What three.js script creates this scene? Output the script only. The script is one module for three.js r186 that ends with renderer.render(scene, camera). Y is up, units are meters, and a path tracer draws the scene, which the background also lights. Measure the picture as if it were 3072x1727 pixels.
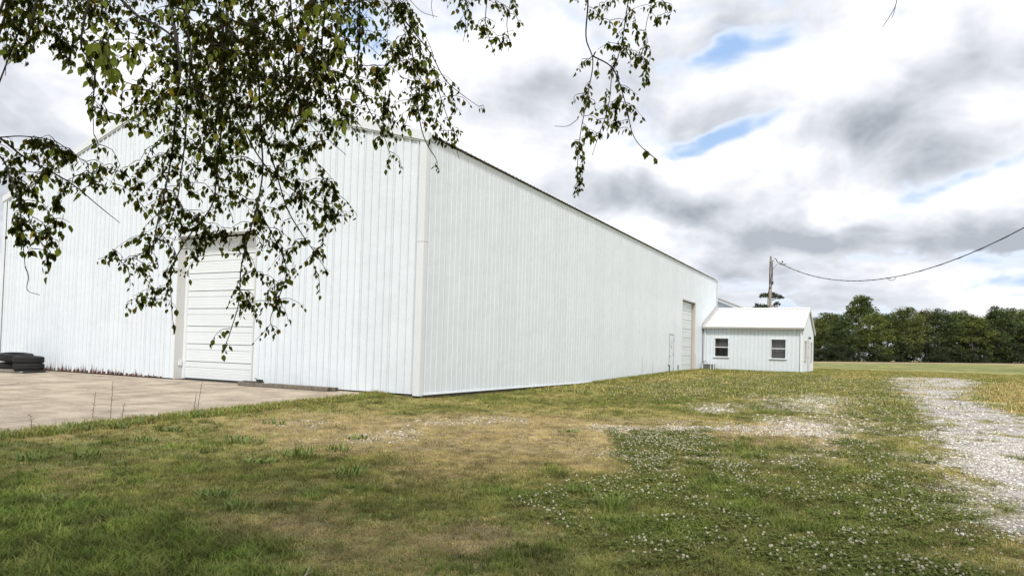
import * as THREE from 'three';
import { mergeGeometries } from 'three/addons/utils/BufferGeometryUtils.js';

// ---------------------------------------------------------------- camera
const SRC_W = 3072, SRC_H = 1727, FOCAL = 2054.68, SHIFT = 130.65, PITCH = 0.02794, ROLL = 0.02807, EYE = 1.0714;
const YAW = 0.4889, CX = -2.1071, CZ = -15.7952;      // near corner of the warehouse and the turn of its walls
const EAVE = 6.05, RIDGE = 8.62, WIDE = 18.29, LONG = 33.14;
const scene = new THREE.Scene();
const camera = new THREE.PerspectiveCamera(2 * Math.atan(SRC_H / 2 / FOCAL) * 180 / Math.PI, SRC_W / SRC_H, 0.05, 4000);
camera.rotation.order = 'YXZ';
camera.position.set(0, EYE, 0);
camera.rotation.set(PITCH, 0, ROLL);
camera.setViewOffset(SRC_W, SRC_H, 0, -SHIFT, SRC_W, SRC_H);
scene.add(camera);

const clamp = (x, a = 0, b = 1) => Math.min(b, Math.max(a, x));
const smooth = (a, b, x) => { const t = clamp((x - a) / (b - a)); return t * t * (3 - 2 * t); };
const mix = (a, b, t) => a + (b - a) * t;
function rng(seed) { let s = seed >>> 0; return () => { s = (s + 0x6D2B79F5) >>> 0; let t = Math.imul(s ^ (s >>> 15), 1 | s); t = (t + Math.imul(t ^ (t >>> 7), 61 | t)) ^ t; return ((t ^ (t >>> 14)) >>> 0) / 4294967296; }; }
const perm = new Uint8Array(512); { const r = rng(7), a = [...Array(256).keys()]; for (let i = 255; i > 0; i--) { const j = Math.floor(r() * (i + 1)); [a[i], a[j]] = [a[j], a[i]]; } for (let i = 0; i < 512; i++) perm[i] = a[i & 255]; }
const grad = Float32Array.from({ length: 512 }, (_, i) => (i & 1 ? Math.sin : Math.cos)((i >> 1) / 256 * 2 * Math.PI));
function perlin(x, y, px = 256, py = 256) {          // about -0.7 to 0.7; px, py: period
  const X = Math.floor(x), Y = Math.floor(y), fx = x - X, fy = y - Y;
  const x0 = ((X % px) + px) % px & 255, x1 = ((X + 1) % px + px) % px & 255, y0 = ((Y % py) + py) % py & 255, y1 = ((Y + 1) % py + py) % py & 255;
  const u = fx * fx * fx * (fx * (fx * 6 - 15) + 10), v = fy * fy * fy * (fy * (fy * 6 - 15) + 10);
  const g = (h, dx, dy) => grad[h * 2] * dx + grad[h * 2 + 1] * dy;
  const a = perm[perm[x0] + y0], b = perm[perm[x1] + y0], c = perm[perm[x0] + y1], d = perm[perm[x1] + y1];
  return mix(mix(g(a, fx, fy), g(b, fx - 1, fy), u), mix(g(c, fx, fy - 1), g(d, fx - 1, fy - 1), u), v);
}
function fbm(x, y, n = 5, gain = 0.5, p = 256) { let s = 0, a = 1, f = 1; for (let i = 0; i < n; i++) { s += a * perlin(x * f + i * 17.3 * (p === 256), y * f + i * 9.1 * (p === 256), Math.min(256, p * f), Math.min(256, p * f)); a *= gain; f *= 2; } return s; }

// a point of the photograph (in 2576-wide pixels) as a direction, with forward part 1
const K = 2576 / SRC_W;
function ray(px, py) {
  let x = (px / K - SRC_W / 2) / FOCAL, y = -(py / K - SRC_H / 2 - SHIFT) / FOCAL;
  const cr = Math.cos(ROLL), sr = Math.sin(ROLL); [x, y] = [cr * x - sr * y, sr * x + cr * y];
  const cp = Math.cos(PITCH), sp = Math.sin(PITCH);
  const up = cp * y + sp, f = -sp * y + cp;
  return [x / f, up / f];
}
const at = (px, py, depth) => { const [x, y] = ray(px, py); return new THREE.Vector3(x * depth, EYE + y * depth, -depth); };

// ---------------------------------------------------------------- sky: broken cloud over pale blue
function makeSky() {
  const W = 4096, H = 2048, data = new Float32Array(W * H * 4);
  const deg = 180 / Math.PI;
  const spot = (px, py, rx, ry, tilt, amount) => { const [x, y] = ray(px, py); const k = 1 / (FOCAL * K) * deg; return { az: Math.atan2(x, 1) * deg, el: Math.atan2(y, Math.hypot(x, 1)) * deg, rx: rx * k * Math.cos(Math.atan2(x, 1)), ry: ry * k, c: Math.cos(tilt / deg), s: Math.sin(tilt / deg), amount }; };
  const gaps = [[1860, 308, 120, 36, 14, 1.2], [1760, 335, 70, 26, 14, .8], [1850, 95, 100, 34, 10, .85], [2010, 60, 90, 32, 20, .8], [1930, 20, 90, 24, 10, .4], [2320, 500, 60, 36, 25, 1.15], [2420, 460, 90, 26, 20, .85],
    [2330, 640, 210, 28, -2, 1.2], [2500, 690, 160, 30, 0, .35], [2540, 405, 90, 30, 10, .9], [740, 170, 36, 30, 0, .5], [470, 90, 50, 36, 0, .5], [20, 440, 60, 50, 0, .5], [1950, 250, 60, 26, 20, .5], [1620, 330, 70, 30, 10, .4],
    [1320, 210, 200, 90, 0, -.5], [1750, 430, 260, 50, 0, -.7], [2350, 120, 260, 70, 20, -.8], [300, 200, 500, 160, 0, -.35], [2200, 370, 300, 60, 0, -.6], [2050, 555, 230, 60, 0, -.6]].map(a => spot(...a));
  const greys = [[2300, 250, 260, 75, 8, .8], [2360, 330, 130, 40, 4, .5], [2480, 130, 110, 70, 30, .35], [2060, 572, 240, 40, 2, .85], [1640, 500, 190, 46, -8, .6], [1560, 440, 160, 60, 0, .3], [1340, 250, 180, 60, 0, .35], [1500, 160, 160, 60, 0, .22],
    [1870, 660, 120, 30, 0, .4], [2330, 720, 200, 24, 0, .3], [2450, 620, 160, 24, 0, .2],
    [1900, 420, 240, 36, 4, -.7], [1700, 570, 190, 30, -10, -.6], [2270, 500, 110, 30, 10, -.6], [2150, 120, 200, 60, 30, -.7], [1980, 190, 160, 40, 24, -.6], [1960, 645, 120, 26, 0, -.6], [200, 200, 260, 120, 0, -.6], [1330, 130, 170, 60, 0, -.5], [2300, 10, 160, 40, 10, -.5], [2060, 510, 130, 26, 6, -.4]].map(a => spot(...a));
  const sum = (list, az, el, wx, wy) => { let s = 0; for (const g of list) { let dx = az - g.az; if (dx > 60 || dx < -60) continue; dx += wx; const dy = el - g.el + wy; const a = (dx * g.c + dy * g.s) / g.rx, b = (-dx * g.s + dy * g.c) / g.ry, q = a * a + b * b; if (q < 9) s += g.amount * Math.exp(-q * 1.1); } return s; };
  const thick = new Float32Array(W * H), tone = new Float32Array(W * H), j0 = Math.floor(H * .49);
  const puffs = (u, v, p, k0 = 0, k1 = 5) => { let q = 0, a = 1; for (let k = 0; k < k1; k++, p *= 2, a *= .58) if (k >= k0) q += a * (.55 - 2.1 * Math.abs(perlin(u * p + .37 * k, v * p * .8 + 5 * k, p, 256))); return q; };
  for (let j = j0; j < H; j++) {
    const el = ((j + .5) / H - .5) * Math.PI, sy = Math.sin(el), cy = Math.cos(el);
    for (let i = 0; i < W; i++) {
      const a = ((i + .5) / W - .5) * 2 * Math.PI, dx = cy * Math.cos(a), dz = cy * Math.sin(a), az = Math.atan2(dx, -dz) * deg, eld = el * deg;
      const q = 1 / (Math.max(sy, 0) + .22), X = dx * q * 1.15 + 31, Z = dz * q * 1.15 + 12;
      const w1 = perlin(X * 2.1 + 5, Z * 2.1), w2 = perlin(X * 2.1 + 60, Z * 2.1 + 9);
      const n = fbm(X + .2 * w1, Z + .2 * w2, 5, .5), m = fbm(X * .8 + 40, Z * .8 + 80, 3, .5), pf = el < 1.25 ? puffs((i + .5) / W + .004 * w1, el / (2 * Math.PI) * 1.7 + .003 * w2, 26) * smooth(1.25, .9, el) : 0;
      const wx = w1 * 2.6 + pf * 2.2, wy = w2 * 1.6 + pf * 1.4;
      const ff = el < 1.2 ? fbm(X * 5 + w2, Z * 5 + w1, 4, .6) : 0;
      thick[j * W + i] = .40 + n * .75 + pf * .34 + ff * .42 - .56 * Math.min(1.1, sum(gaps, az, eld, wx, wy));
      const hi = el < .8 ? puffs((i + .5) / W + .003 * w2, el / (2 * Math.PI) * 1.7 + .002 * w1, 26, 2, 6) * smooth(.8, .6, el) : 0;
      tone[j * W + i] = m * .6 - hi * .32 - pf * .05 + .50 * sum(greys, az, eld, wx * .7, wy * .7);
    }
  }
  for (let j = 0; j < H; j++) {
    const sy = Math.sin(((j + .5) / H - .5) * Math.PI);
    for (let i = 0; i < W; i++) {
      const k = (j * W + i) * 4; data[k + 3] = 1;
      if (j < j0 + 1) { data[k] = .32; data[k + 1] = .32; data[k + 2] = .27; continue; }
      const c = thick[j * W + i], cover = smooth(-.40, .34, c), row = d => thick[clamp(j + d, j0, H - 1) * W + i];
      const relief = (row(6) + row(14) + row(24) - row(-6) - row(-14) - row(-24)) / 3;          // thicker above than below: a cloud's base
      const g = clamp(.30 + .62 * relief + .20 * (c - .3) + tone[j * W + i]) * smooth(.45, .95, cover);
      const t = smooth(0, .5, sy), low = smooth(.12, 0, sy), w = mix(mix(.92, .36, g), .80, low * .45);
      const blue = [mix(.47, .30, t), mix(.61, .47, t), mix(.80, .76, t)], white = [w * mix(.985, .90, g), w * mix(.99, .975, g), w * mix(1.02, 1.10, g)];
      for (let e = 0; e < 3; e++) data[k + e] = mix(blue[e], white[e], cover);
    }
  }
  const t = new THREE.DataTexture(data, W, H, THREE.RGBAFormat, THREE.FloatType);
  t.mapping = THREE.EquirectangularReflectionMapping; t.magFilter = t.minFilter = THREE.LinearFilter; t.needsUpdate = true;
  return t;
}
const sky = makeSky();
scene.background = sky; scene.environment = sky; scene.backgroundIntensity = scene.environmentIntensity = 0.75;
const sun = new THREE.DirectionalLight(0xfffaf2, 2.1);
{ const e = 50 * Math.PI / 180; sun.position.set(.05 * Math.cos(e), Math.sin(e), .998 * Math.cos(e)).multiplyScalar(90); }
sun.castShadow = true; sun.shadow.radius = 20; sun.shadow.mapSize.set(4096, 4096);
Object.assign(sun.shadow.camera, { left: -70, right: 70, top: 70, bottom: -70, near: 1, far: 300 });
scene.add(sun, sun.target);

const renderer = new THREE.WebGLRenderer({ antialias: true });
renderer.setSize(1024, 575);
renderer.toneMapping = THREE.LinearToneMapping;
renderer.toneMappingExposure = 1.62;
renderer.shadowMap.enabled = true;

// ---------------------------------------------------------------- helpers
const cosY = Math.cos(YAW), sinY = Math.sin(YAW);
const site = (x, y, z) => new THREE.Vector3(CX + x * cosY - z * sinY, y, CZ + x * sinY + z * cosY);   // x right along the gable, z out of the gable
const toSite = (X, Z) => { const a = X - CX, b = Z - CZ; return [a * cosY + b * sinY, -a * sinY + b * cosY]; };
const taken = {};
function numbered(n) { const k = taken[n] = (taken[n] ?? -1) + 1; return k ? `${n}_${String(k).padStart(3, '0')}` : n; }
function tag(o, label, category, group) { Object.assign(o.userData, { label, category }); if (group) o.userData.group = group; return o; }
function thing(name, label, category, pos, turn = 0, group) { const o = new THREE.Group(); o.name = numbered(name); if (pos) o.position.copy(pos); o.rotation.y = turn; scene.add(o); return tag(o, label, category, group); }
function mesh(name, geo, mat, parent = scene) { const o = new THREE.Mesh(geo, mat); o.name = parent === scene ? numbered(name) : name; o.castShadow = o.receiveShadow = true; parent.add(o); return o; }
const part = (name, geo, mat, parent) => mesh(name, geo, mat, parent);
const struct = (name, geo, mat) => { const o = mesh(name, geo, mat); o.userData.kind = 'structure'; return o; };
class G {                                             // flat-shaded triangles with uv in metres and optional vertex colour
  constructor() { this.p = []; this.u = []; this.c = []; }
  tri(a, b, c, ua, ub, uc, col) { this.p.push(...a, ...b, ...c); this.u.push(...(ua || [a[0], a[1]]), ...(ub || [b[0], b[1]]), ...(uc || [c[0], c[1]])); if (col) this.c.push(...col, ...col, ...col); return this; }
  quad(a, b, c, d, u, col) { u = u || [[0, 0], [1, 0], [1, 1], [0, 1]]; this.tri(a, b, c, u[0], u[1], u[2], col); return this.tri(a, c, d, u[0], u[2], u[3], col); }
  box(x0, y0, z0, x1, y1, z1, ch = 0) {               // ch: chamfer on the edges that run along the longest side
    const q = (a, b, c, d) => { const e = Math.hypot(b[0] - a[0], b[1] - a[1], b[2] - a[2]), f = Math.hypot(d[0] - a[0], d[1] - a[1], d[2] - a[2]); const o = a[0] * .37 + a[1] * .53 + a[2] * .71; this.quad(a, b, c, d, [[o, a[1]], [o + e, a[1]], [o + e, a[1] + f], [o, a[1] + f]]); };
    if (!ch) { q([x0, y0, z1], [x1, y0, z1], [x1, y1, z1], [x0, y1, z1]); q([x1, y0, z0], [x0, y0, z0], [x0, y1, z0], [x1, y1, z0]); q([x1, y0, z1], [x1, y0, z0], [x1, y1, z0], [x1, y1, z1]); q([x0, y0, z0], [x0, y0, z1], [x0, y1, z1], [x0, y1, z0]); q([x0, y1, z1], [x1, y1, z1], [x1, y1, z0], [x0, y1, z0]); q([x0, y0, z0], [x1, y0, z0], [x1, y0, z1], [x0, y0, z1]); return this; }
    const L = [x1 - x0, y1 - y0, z1 - z0], ax = L.indexOf(Math.max(...L)), lo = [x0, y0, z0], hi = [x1, y1, z1], [b, c] = [(ax + 1) % 3, (ax + 2) % 3];
    const ring = [[lo[b] + ch, lo[c]], [hi[b] - ch, lo[c]], [hi[b], lo[c] + ch], [hi[b], hi[c] - ch], [hi[b] - ch, hi[c]], [lo[b] + ch, hi[c]], [lo[b], hi[c] - ch], [lo[b], lo[c] + ch]];
    const P = (k, e) => { const v = [0, 0, 0]; v[ax] = e; v[b] = ring[k][0]; v[c] = ring[k][1]; return v; };
    for (let k = 0; k < 8; k++) { const n = (k + 1) % 8; q(P(k, lo[ax]), P(n, lo[ax]), P(n, hi[ax]), P(k, hi[ax])); }
    for (let k = 1; k < 7; k++) { this.tri(P(0, lo[ax]), P(k + 1, lo[ax]), P(k, lo[ax])); this.tri(P(0, hi[ax]), P(k, hi[ax]), P(k + 1, hi[ax])); }
    return this;
  }
  build() { const g = new THREE.BufferGeometry(); g.setAttribute('position', new THREE.Float32BufferAttribute(this.p, 3)); g.setAttribute('uv', new THREE.Float32BufferAttribute(this.u, 2)); if (this.c.length) g.setAttribute('color', new THREE.Float32BufferAttribute(this.c, 3)); g.computeVertexNormals(); return g; }
}
const box = (...a) => new G().box(...a).build();
// smooth tapered tube through points; radius: number or function of 0..1
function tube(points, radius, sides = 6, col) {
  const n = points.length, pos = [], idx = [], uv = [], cols = [], r = typeof radius === 'function' ? radius : () => radius;
  let side = new THREE.Vector3(.31, .12, .94), len = 0;
  for (let i = 0; i < n; i++) {
    const t = points[Math.min(i + 1, n - 1)].clone().sub(points[Math.max(i - 1, 0)]).normalize();
    side = side.clone().addScaledVector(t, -side.dot(t)); if (side.lengthSq() < 1e-6) side.set(t.y, -t.x, .3).addScaledVector(t, -.3 * t.z); side.normalize();
    const up = t.clone().cross(side); if (i) len += points[i].distanceTo(points[i - 1]);
    for (let k = 0; k <= sides; k++) { const a = k / sides * 2 * Math.PI, R = r(i / (n - 1)); const v = points[i].clone().addScaledVector(side, Math.cos(a) * R).addScaledVector(up, Math.sin(a) * R); pos.push(v.x, v.y, v.z); uv.push(k / sides, len); if (col) cols.push(...col); }
  }
  for (let i = 0; i < n - 1; i++) for (let k = 0; k < sides; k++) { const a = i * (sides + 1) + k, b = a + sides + 1; idx.push(a, b, a + 1, b, b + 1, a + 1); }
  const g = new THREE.BufferGeometry(); g.setAttribute('position', new THREE.Float32BufferAttribute(pos, 3)); g.setAttribute('uv', new THREE.Float32BufferAttribute(uv, 2)); if (col) g.setAttribute('color', new THREE.Float32BufferAttribute(cols, 3)); g.setIndex(idx); g.computeVertexNormals(); return g;
}
const V = (x, y, z) => new THREE.Vector3(x, y, z);
const spline = (pts, n) => new THREE.CatmullRomCurve3(pts, false, 'centripetal').getPoints(n);
function tex(size, fn, srgb = false, rep = 1) {       // fn(u, v) -> [r, g, b] in 0..1
  const d = new Uint8Array(size * size * 4);
  for (let j = 0; j < size; j++) for (let i = 0; i < size; i++) { const c = fn(i / size, j / size), k = (j * size + i) * 4; d[k] = clamp(c[0]) * 255; d[k + 1] = clamp(c[1]) * 255; d[k + 2] = clamp(c[2]) * 255; d[k + 3] = 255; }
  const t = new THREE.DataTexture(d, size, size); t.wrapS = t.wrapT = THREE.RepeatWrapping; t.magFilter = THREE.LinearFilter; t.minFilter = THREE.LinearMipmapLinearFilter; t.generateMipmaps = true; t.repeat.set(rep, rep); if (srgb) t.colorSpace = THREE.SRGBColorSpace; t.needsUpdate = true; return t;
}
const mat = (r, g, b, rough = .7, extra = {}) => { const m = new THREE.MeshStandardMaterial({ roughness: rough, side: THREE.DoubleSide, ...extra }); m.color.setRGB(r, g, b); return m; };

// ---------------------------------------------------------------- materials
const grime = tex(1024, (u, v) => { const s = fbm(u * 24, v * 3, 4, .55, 3), b = fbm(u * 4, v * 4, 5, .55, 4), f = fbm(u * 96, v * 96, 2, .6, 96); const w = clamp(.965 + s * .02 + b * .035 + f * .05); return [w, w * 1.0, w * 1.0]; }, false, 1 / 3.7);
const sheetBump = tex(512, (u, v) => { const w = .5 + fbm(u * 5, v * 5, 4, .5, 5) * .7; return [w, w, w]; }, false, 1 / 2.3);
const M = {
  panel: mat(.735, .79, .84, .42, { map: grime, bumpMap: sheetBump, bumpScale: .006 }),
  panelB: mat(.72, .775, .825, .45, { map: grime, bumpMap: sheetBump, bumpScale: .006 }),
  annexPanel: mat(.69, .745, .80, .45, { map: grime, bumpMap: sheetBump, bumpScale: .006 }),
  trim: mat(.71, .745, .775, .5, { map: grime }),
  whiteTrim: mat(.75, .785, .815, .5, { map: grime }),
  jamb: mat(.60, .60, .585, .55, { map: grime }),
  doorWhite: mat(.74, .785, .81, .5, { map: grime }),
  darkGap: mat(.05, .05, .05, .9),
  roof: mat(.80, .80, .79, .38, { map: grime }),
  eaveDark: mat(.34, .34, .33, .6),
  gutter: mat(.50, .49, .47, .5, { map: grime }),
  metal: mat(.30, .30, .29, .5, { metalness: .5 }),
  dark: mat(.03, .03, .03, .8),
  black: mat(.018, .018, .02, .85),
};

// ---------------------------------------------------------------- ground
function ground(X, Z) {
  const [lx, lz] = toSite(X, Z), d = -Z;
  const a = -.12 + .078 * smooth(.9, -.9, lx) * smooth(-1.2, .5, lz) - .04 * smooth(-1.0, -1.7, lx), calm = lx < -.3 && lz > -1 ? mix(1, .12, smooth(-.3, -1.1, lx)) : 1;
  let g = lz > 0 ? a - .027 * lz : a + .38 * smooth(2, 29, -lz) - .01 * smooth(8, 25, -lz);
  if (lz > 14) g = a - .027 * 14 - .012 * (lz - 14);
  g += calm * (.022 * perlin(X * .35 + 3, Z * .35) + .012 * perlin(X * 1.1, Z * 1.1 + 7));
  if (d > 45) g += Math.min(2, (d - 45) / 115) * clamp(.41 + (X / d - .45) * 3, .1, 1.4);
  return g;
}
function onGround(px, py) {                            // where the sight line of a photo pixel meets the ground
  const [x, y] = ray(px, py); let d = 3;
  for (let s = .15; d < 400; d += s, s *= 1.01) if (EYE + y * d < ground(x * d, -d)) { for (let k = 0; k < 20; k++) { s /= 2; d += EYE + y * d < ground(x * d, -d) ? -s : s; } break; }
  return [x * d, -d];
}
const SLAB_EDGE = -.95, SLAB_OUT = 15;
const slabTop = lz => -.03 - .027 * lz;
class Patch {                                          // an outline on the ground, in metres, with a soft ragged rim
  constructor(px, soft = .5, ragged = .6, world = false) {
    this.q = world ? px : px.map(p => onGround(...p)); this.soft = soft; this.ragged = ragged;
    const xs = this.q.map(p => p[0]), zs = this.q.map(p => p[1]), m = soft + ragged + .3; this.b = [Math.min(...xs) - m, Math.max(...xs) + m, Math.min(...zs) - m, Math.max(...zs) + m];
  }
  at(x, z) {
    if (x < this.b[0] || x > this.b[1] || z < this.b[2] || z > this.b[3]) return 0;
    let inside = false, best = 1e9; const q = this.q;
    for (let i = 0, j = q.length - 1; i < q.length; j = i++) {
      const [ax, az] = q[j], [bx, bz] = q[i]; if ((az > z) !== (bz > z) && x < (bx - ax) * (z - az) / (bz - az) + ax) inside = !inside;
      const ex = bx - ax, ez = bz - az, t = clamp(((x - ax) * ex + (z - az) * ez) / (ex * ex + ez * ez)), dx = x - ax - t * ex, dz = z - az - t * ez; best = Math.min(best, dx * dx + dz * dz);
    }
    const sd = Math.sqrt(best) * (inside ? 1 : -1);
    return smooth(-this.soft, this.soft, sd + this.ragged * (fbm(x * .9 + 11, z * .9, 4, .6)));
  }
}
const oval = (x, y, rx, ry, n = 14) => [...Array(n)].map((_, i) => [x + rx * Math.cos(i / n * 6.283), y + ry * Math.sin(i / n * 6.283)]);
const gravelPatch = new Patch([[2232, 949], [2330, 950], [2420, 952], [2470, 964], [2440, 985], [2410, 1003], [2470, 1014], [2576, 1046], [2760, 1110], [3000, 1300], [3000, 1480], [2680, 1480], [2590, 1400], [2520, 1335], [2440, 1275], [2400, 1210], [2340, 1150], [2310, 1105], [2325, 1060], [2295, 1010], [2262, 978]], .5, .75);
const gravelBits = [new Patch(oval(1800, 1028, 85, 12), .35, .5), new Patch([[1890, 1006], [2040, 990], [2140, 1000], [2150, 1030], [2100, 1042], [1980, 1035], [1900, 1020]], .7, .9), new Patch([[1960, 1050], [2140, 1040], [2150, 1100], [2040, 1112], [1900, 1085]], .7, .9), new Patch(oval(1700, 1078, 190, 9), .5, .8),
  new Patch(oval(940, 1098, 90, 14), .4, .7), new Patch(oval(790, 1062, 80, 9), .3, .6), new Patch(oval(1210, 1062, 130, 10), .5, .8), new Patch(oval(1640, 1150, 190, 16), .4, .7), new Patch(oval(2260, 1090, 90, 20), .5, .8), new Patch(oval(2030, 1150, 90, 16), .4, .8)];
const tanPatch = new Patch([[560, 1050], [800, 1040], [1000, 1040], [1300, 1042], [1600, 1055], [1880, 1070], [2150, 1060], [2150, 1130], [1900, 1120], [1600, 1125], [1580, 1190], [1350, 1195], [1000, 1200], [760, 1130], [600, 1085]], .7, 1.0);
const goldPatch = new Patch([[2440, 985], [2500, 965], [2700, 975], [2800, 1060], [2576, 1040], [2470, 1012], [2410, 1003]], .5, .7);
const lushPatch = new Patch([[-200, 1230], [200, 1250], [480, 1300], [680, 1380], [720, 1500], [-300, 1500]], .25, .4);
const cloverPatches = [[new Patch([[1580, 1085], [1760, 1075], [1900, 1100], [2000, 1130], [2010, 1200], [1750, 1205], [1560, 1165]], .25, .5), 1], [new Patch([[2150, 955], [2235, 965], [2285, 1030], [2290, 1085], [2250, 1140], [2380, 1240], [2440, 1330], [2500, 1500], [2190, 1500], [2140, 1250], [2130, 1130], [2150, 1060], [2140, 1000]], .3, .6), .85],
  [new Patch([[1520, 975], [1760, 955], [2000, 943], [2150, 955], [2150, 985], [1900, 1000], [1700, 1012], [1560, 1010]], .5, .9), .7], [new Patch([[1280, 1215], [1600, 1190], [2100, 1190], [2300, 1250], [2480, 1360], [2480, 1500], [1560, 1500], [1400, 1330]], .4, .6), .55], [new Patch([[1880, 1012], [1990, 1010], [2000, 1036], [1880, 1040]], .3, .5), 1]];
const lawnPatch = new Patch([[-900, 1120], [100, 1105], [420, 1105], [760, 1150], [1000, 1205], [1350, 1200], [1700, 1215], [2100, 1225], [2400, 1330], [2700, 1500], [2700, 2600], [-900, 2600]], .8, 1.4);
const fieldPatch = new Patch([[-400, -48], [-60, -50], [25, -52], [60, -50], [400, -70], [700, -900], [-700, -900]], 5, 6, true);
const dirtPatch = new Patch(oval(1180, 1355, 150, 40), .15, .4);
const dirtPatch2 = new Patch(oval(640, 1330, 120, 30), .15, .4);
const C = { tan: [.41, .32, .165], gold: [.40, .345, .11], olive: [.25, .235, .075], lush: [.115, .195, .03], green: [.155, .20, .045], brown: [.27, .195, .115], gravel: [.68, .64, .59], sand: [.46, .39, .28], field: [.25, .265, .085], soil: [.36, .29, .17] };
const blend = (a, b, t) => [mix(a[0], b[0], t), mix(a[1], b[1], t), mix(a[2], b[2], t)];
function cover(x, z) {                                  // what grows or lies at a place
  const d = Math.hypot(x, z), [lx, lz] = toSite(x, z), n = fbm(x * .45, z * .45 + 30, 4, .55), n2 = fbm(x * 1.7 + 9, z * 1.7, 3, .6), n3 = fbm(x * .16 + 70, z * .16, 3);
  const gravel = Math.max(gravelPatch.at(x, z) * clamp(1 - 1.1 * smooth(.12, .5, n2 + n * .6) * .8), ...gravelBits.map((p, i) => p.at(x, z) * (i < 4 ? .64 : .24)));
  const tan = Math.max(tanPatch.at(x, z), smooth(.05, .5, n * .7 + n2 * .3) * .55), gold = goldPatch.at(x, z), lush = lushPatch.at(x, z);
  let clover = 0; for (const [p, k] of cloverPatches) clover = Math.max(clover, k * p.at(x, z)); clover *= smooth(-.2, .25, n2 + n * .6 + .05);
  const near = lawnPatch.at(x, z);
  const dirt = Math.max(dirtPatch.at(x, z), dirtPatch2.at(x, z) * .7, .5 * smooth(.28, .5, n2) * near);
  let c = blend(blend(C.olive, C.gold, clamp(.35 + n * .9) * (1 - near)), C.green, near * clamp(.55 + n * .8));
  c = blend(c, C.tan, tan * (1 - near * .35));
  c = blend(c, C.gold, gold * .9); c = blend(c, C.lush, lush * .9); c = blend(c, C.green, clover * .55);
  c = blend(c, C.brown, dirt * .75);
  const far = fieldPatch.at(x, z); const band = .5 + 3.2 * fbm(x * .025, -z * .13 + 4, 4, .55);
  c = blend(c, blend(C.field, blend(blend(C.gold, C.green, .3), C.green, clamp(band)), .85), far * .9);
  c = blend(c, C.soil, smooth(112, 125, -z + 6 * n3) * smooth(260, 200, -z));
  c = blend(c, gravel > .02 ? blend(C.sand, C.gravel, smooth(.3, .9, gravel)) : C.sand, gravel);
  const k = 1 + .42 * n2 + .15 * n; c = c.map(v => v * k);
  return { c, gravel, tan, lush, clover, dirt, near, gold, d, lx, lz, n, n2 };
}
const built = (lx, lz, m = 0) => (lx < m && lx > -WIDE - m && lz < m && lz > -LONG - m) || (lx > -m && lx < 5.68 + m && lz < -29.09 + m && lz > -37.03 - m);
const onSlab = (lx, lz, rag = 0) => lx < SLAB_EDGE + rag && lz > -.2 && lz < SLAB_OUT;
const soilTex = tex(1024, (u, v) => { const a = fbm(u * 90, v * 90, 3, .7, 90), b = fbm(u * 16, v * 16, 4, .6, 16), w = .72 + a * .5 + b * .3; return [w, w * (1 - .05 * a), w * (1 - .1 * b)]; }, false, 1);
const soilBump = tex(1024, (u, v) => { const w = .5 + fbm(u * 64 + .5, v * 64, 4, .65, 64) * .6; return [w, w, w]; }, false, 1);
{
  const rings = [], angles = []; for (let r = .25; r < 2600; r *= r < 60 ? 1.022 : 1.06) rings.push(r);
  for (let a = -62; a <= 62; a += .45) angles.push(a); for (let a = 66; a < 298; a += 5) angles.push(a);
  const pos = [], col = [], uv = [], idx = [], n = angles.length;
  for (const r of rings) for (const a of angles) { const t = a * Math.PI / 180, x = r * Math.sin(t), z = -r * Math.cos(t); pos.push(x, ground(x, z), z); uv.push(x / 1.9, z / 1.9); const c = r < 400 ? cover(x, z).c : C.field; col.push(...c); }
  for (let i = 0; i < rings.length - 1; i++) for (let k = 0; k < n; k++) { const a = i * n + k, b = i * n + (k + 1) % n; idx.push(a, b, a + n, b, b + n, a + n); }
  pos.push(0, ground(0, 0), 0); col.push(...C.green); uv.push(0, 0); for (let k = 0; k < n; k++) idx.push(pos.length / 3 - 1, (k + 1) % n, k);
  const g = new THREE.BufferGeometry(); g.setAttribute('position', new THREE.Float32BufferAttribute(pos, 3)); g.setAttribute('color', new THREE.Float32BufferAttribute(col, 3)); g.setAttribute('uv', new THREE.Float32BufferAttribute(uv, 2)); g.setIndex(idx); g.computeVertexNormals();
  struct('ground', g, mat(1.25, 1.25, 1.25, .95, { vertexColors: true, map: soilTex, bumpMap: soilBump, bumpScale: .02 }));
}
// the gravel drive, a thin worn sheet over the ground
{
  const [x0, x1, z0, z1] = gravelPatch.b, pos = [], col = [], uv = [], idx = [], ids = new Map(), s = .22;
  const vert = (i, j) => { const k = i * 100000 + j; if (!ids.has(k)) { const x = x0 + i * s, z = z0 + j * s; ids.set(k, pos.length / 3); pos.push(x, ground(x, z) + .008, z); uv.push(x / 1.3, z / 1.3); col.push(...cover(x, z).c); } return ids.get(k); };
  for (let i = 0; x0 + i * s < Math.min(x1, 45); i++) for (let j = 0; z0 + j * s < z1; j++) if (gravelPatch.at(x0 + (i + .5) * s, z0 + (j + .5) * s) > .6) { const a = vert(i, j), b = vert(i + 1, j), c = vert(i + 1, j + 1), d = vert(i, j + 1); idx.push(a, c, b, a, d, c); }
  const g = new THREE.BufferGeometry(); g.setAttribute('position', new THREE.Float32BufferAttribute(pos, 3)); g.setAttribute('color', new THREE.Float32BufferAttribute(col, 3)); g.setAttribute('uv', new THREE.Float32BufferAttribute(uv, 2)); g.setIndex(idx); g.computeVertexNormals();
  struct('gravel_drive', g, mat(1.25, 1.25, 1.25, .95, { vertexColors: true, map: soilTex, bumpMap: soilBump, bumpScale: .03 }));
}
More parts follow.
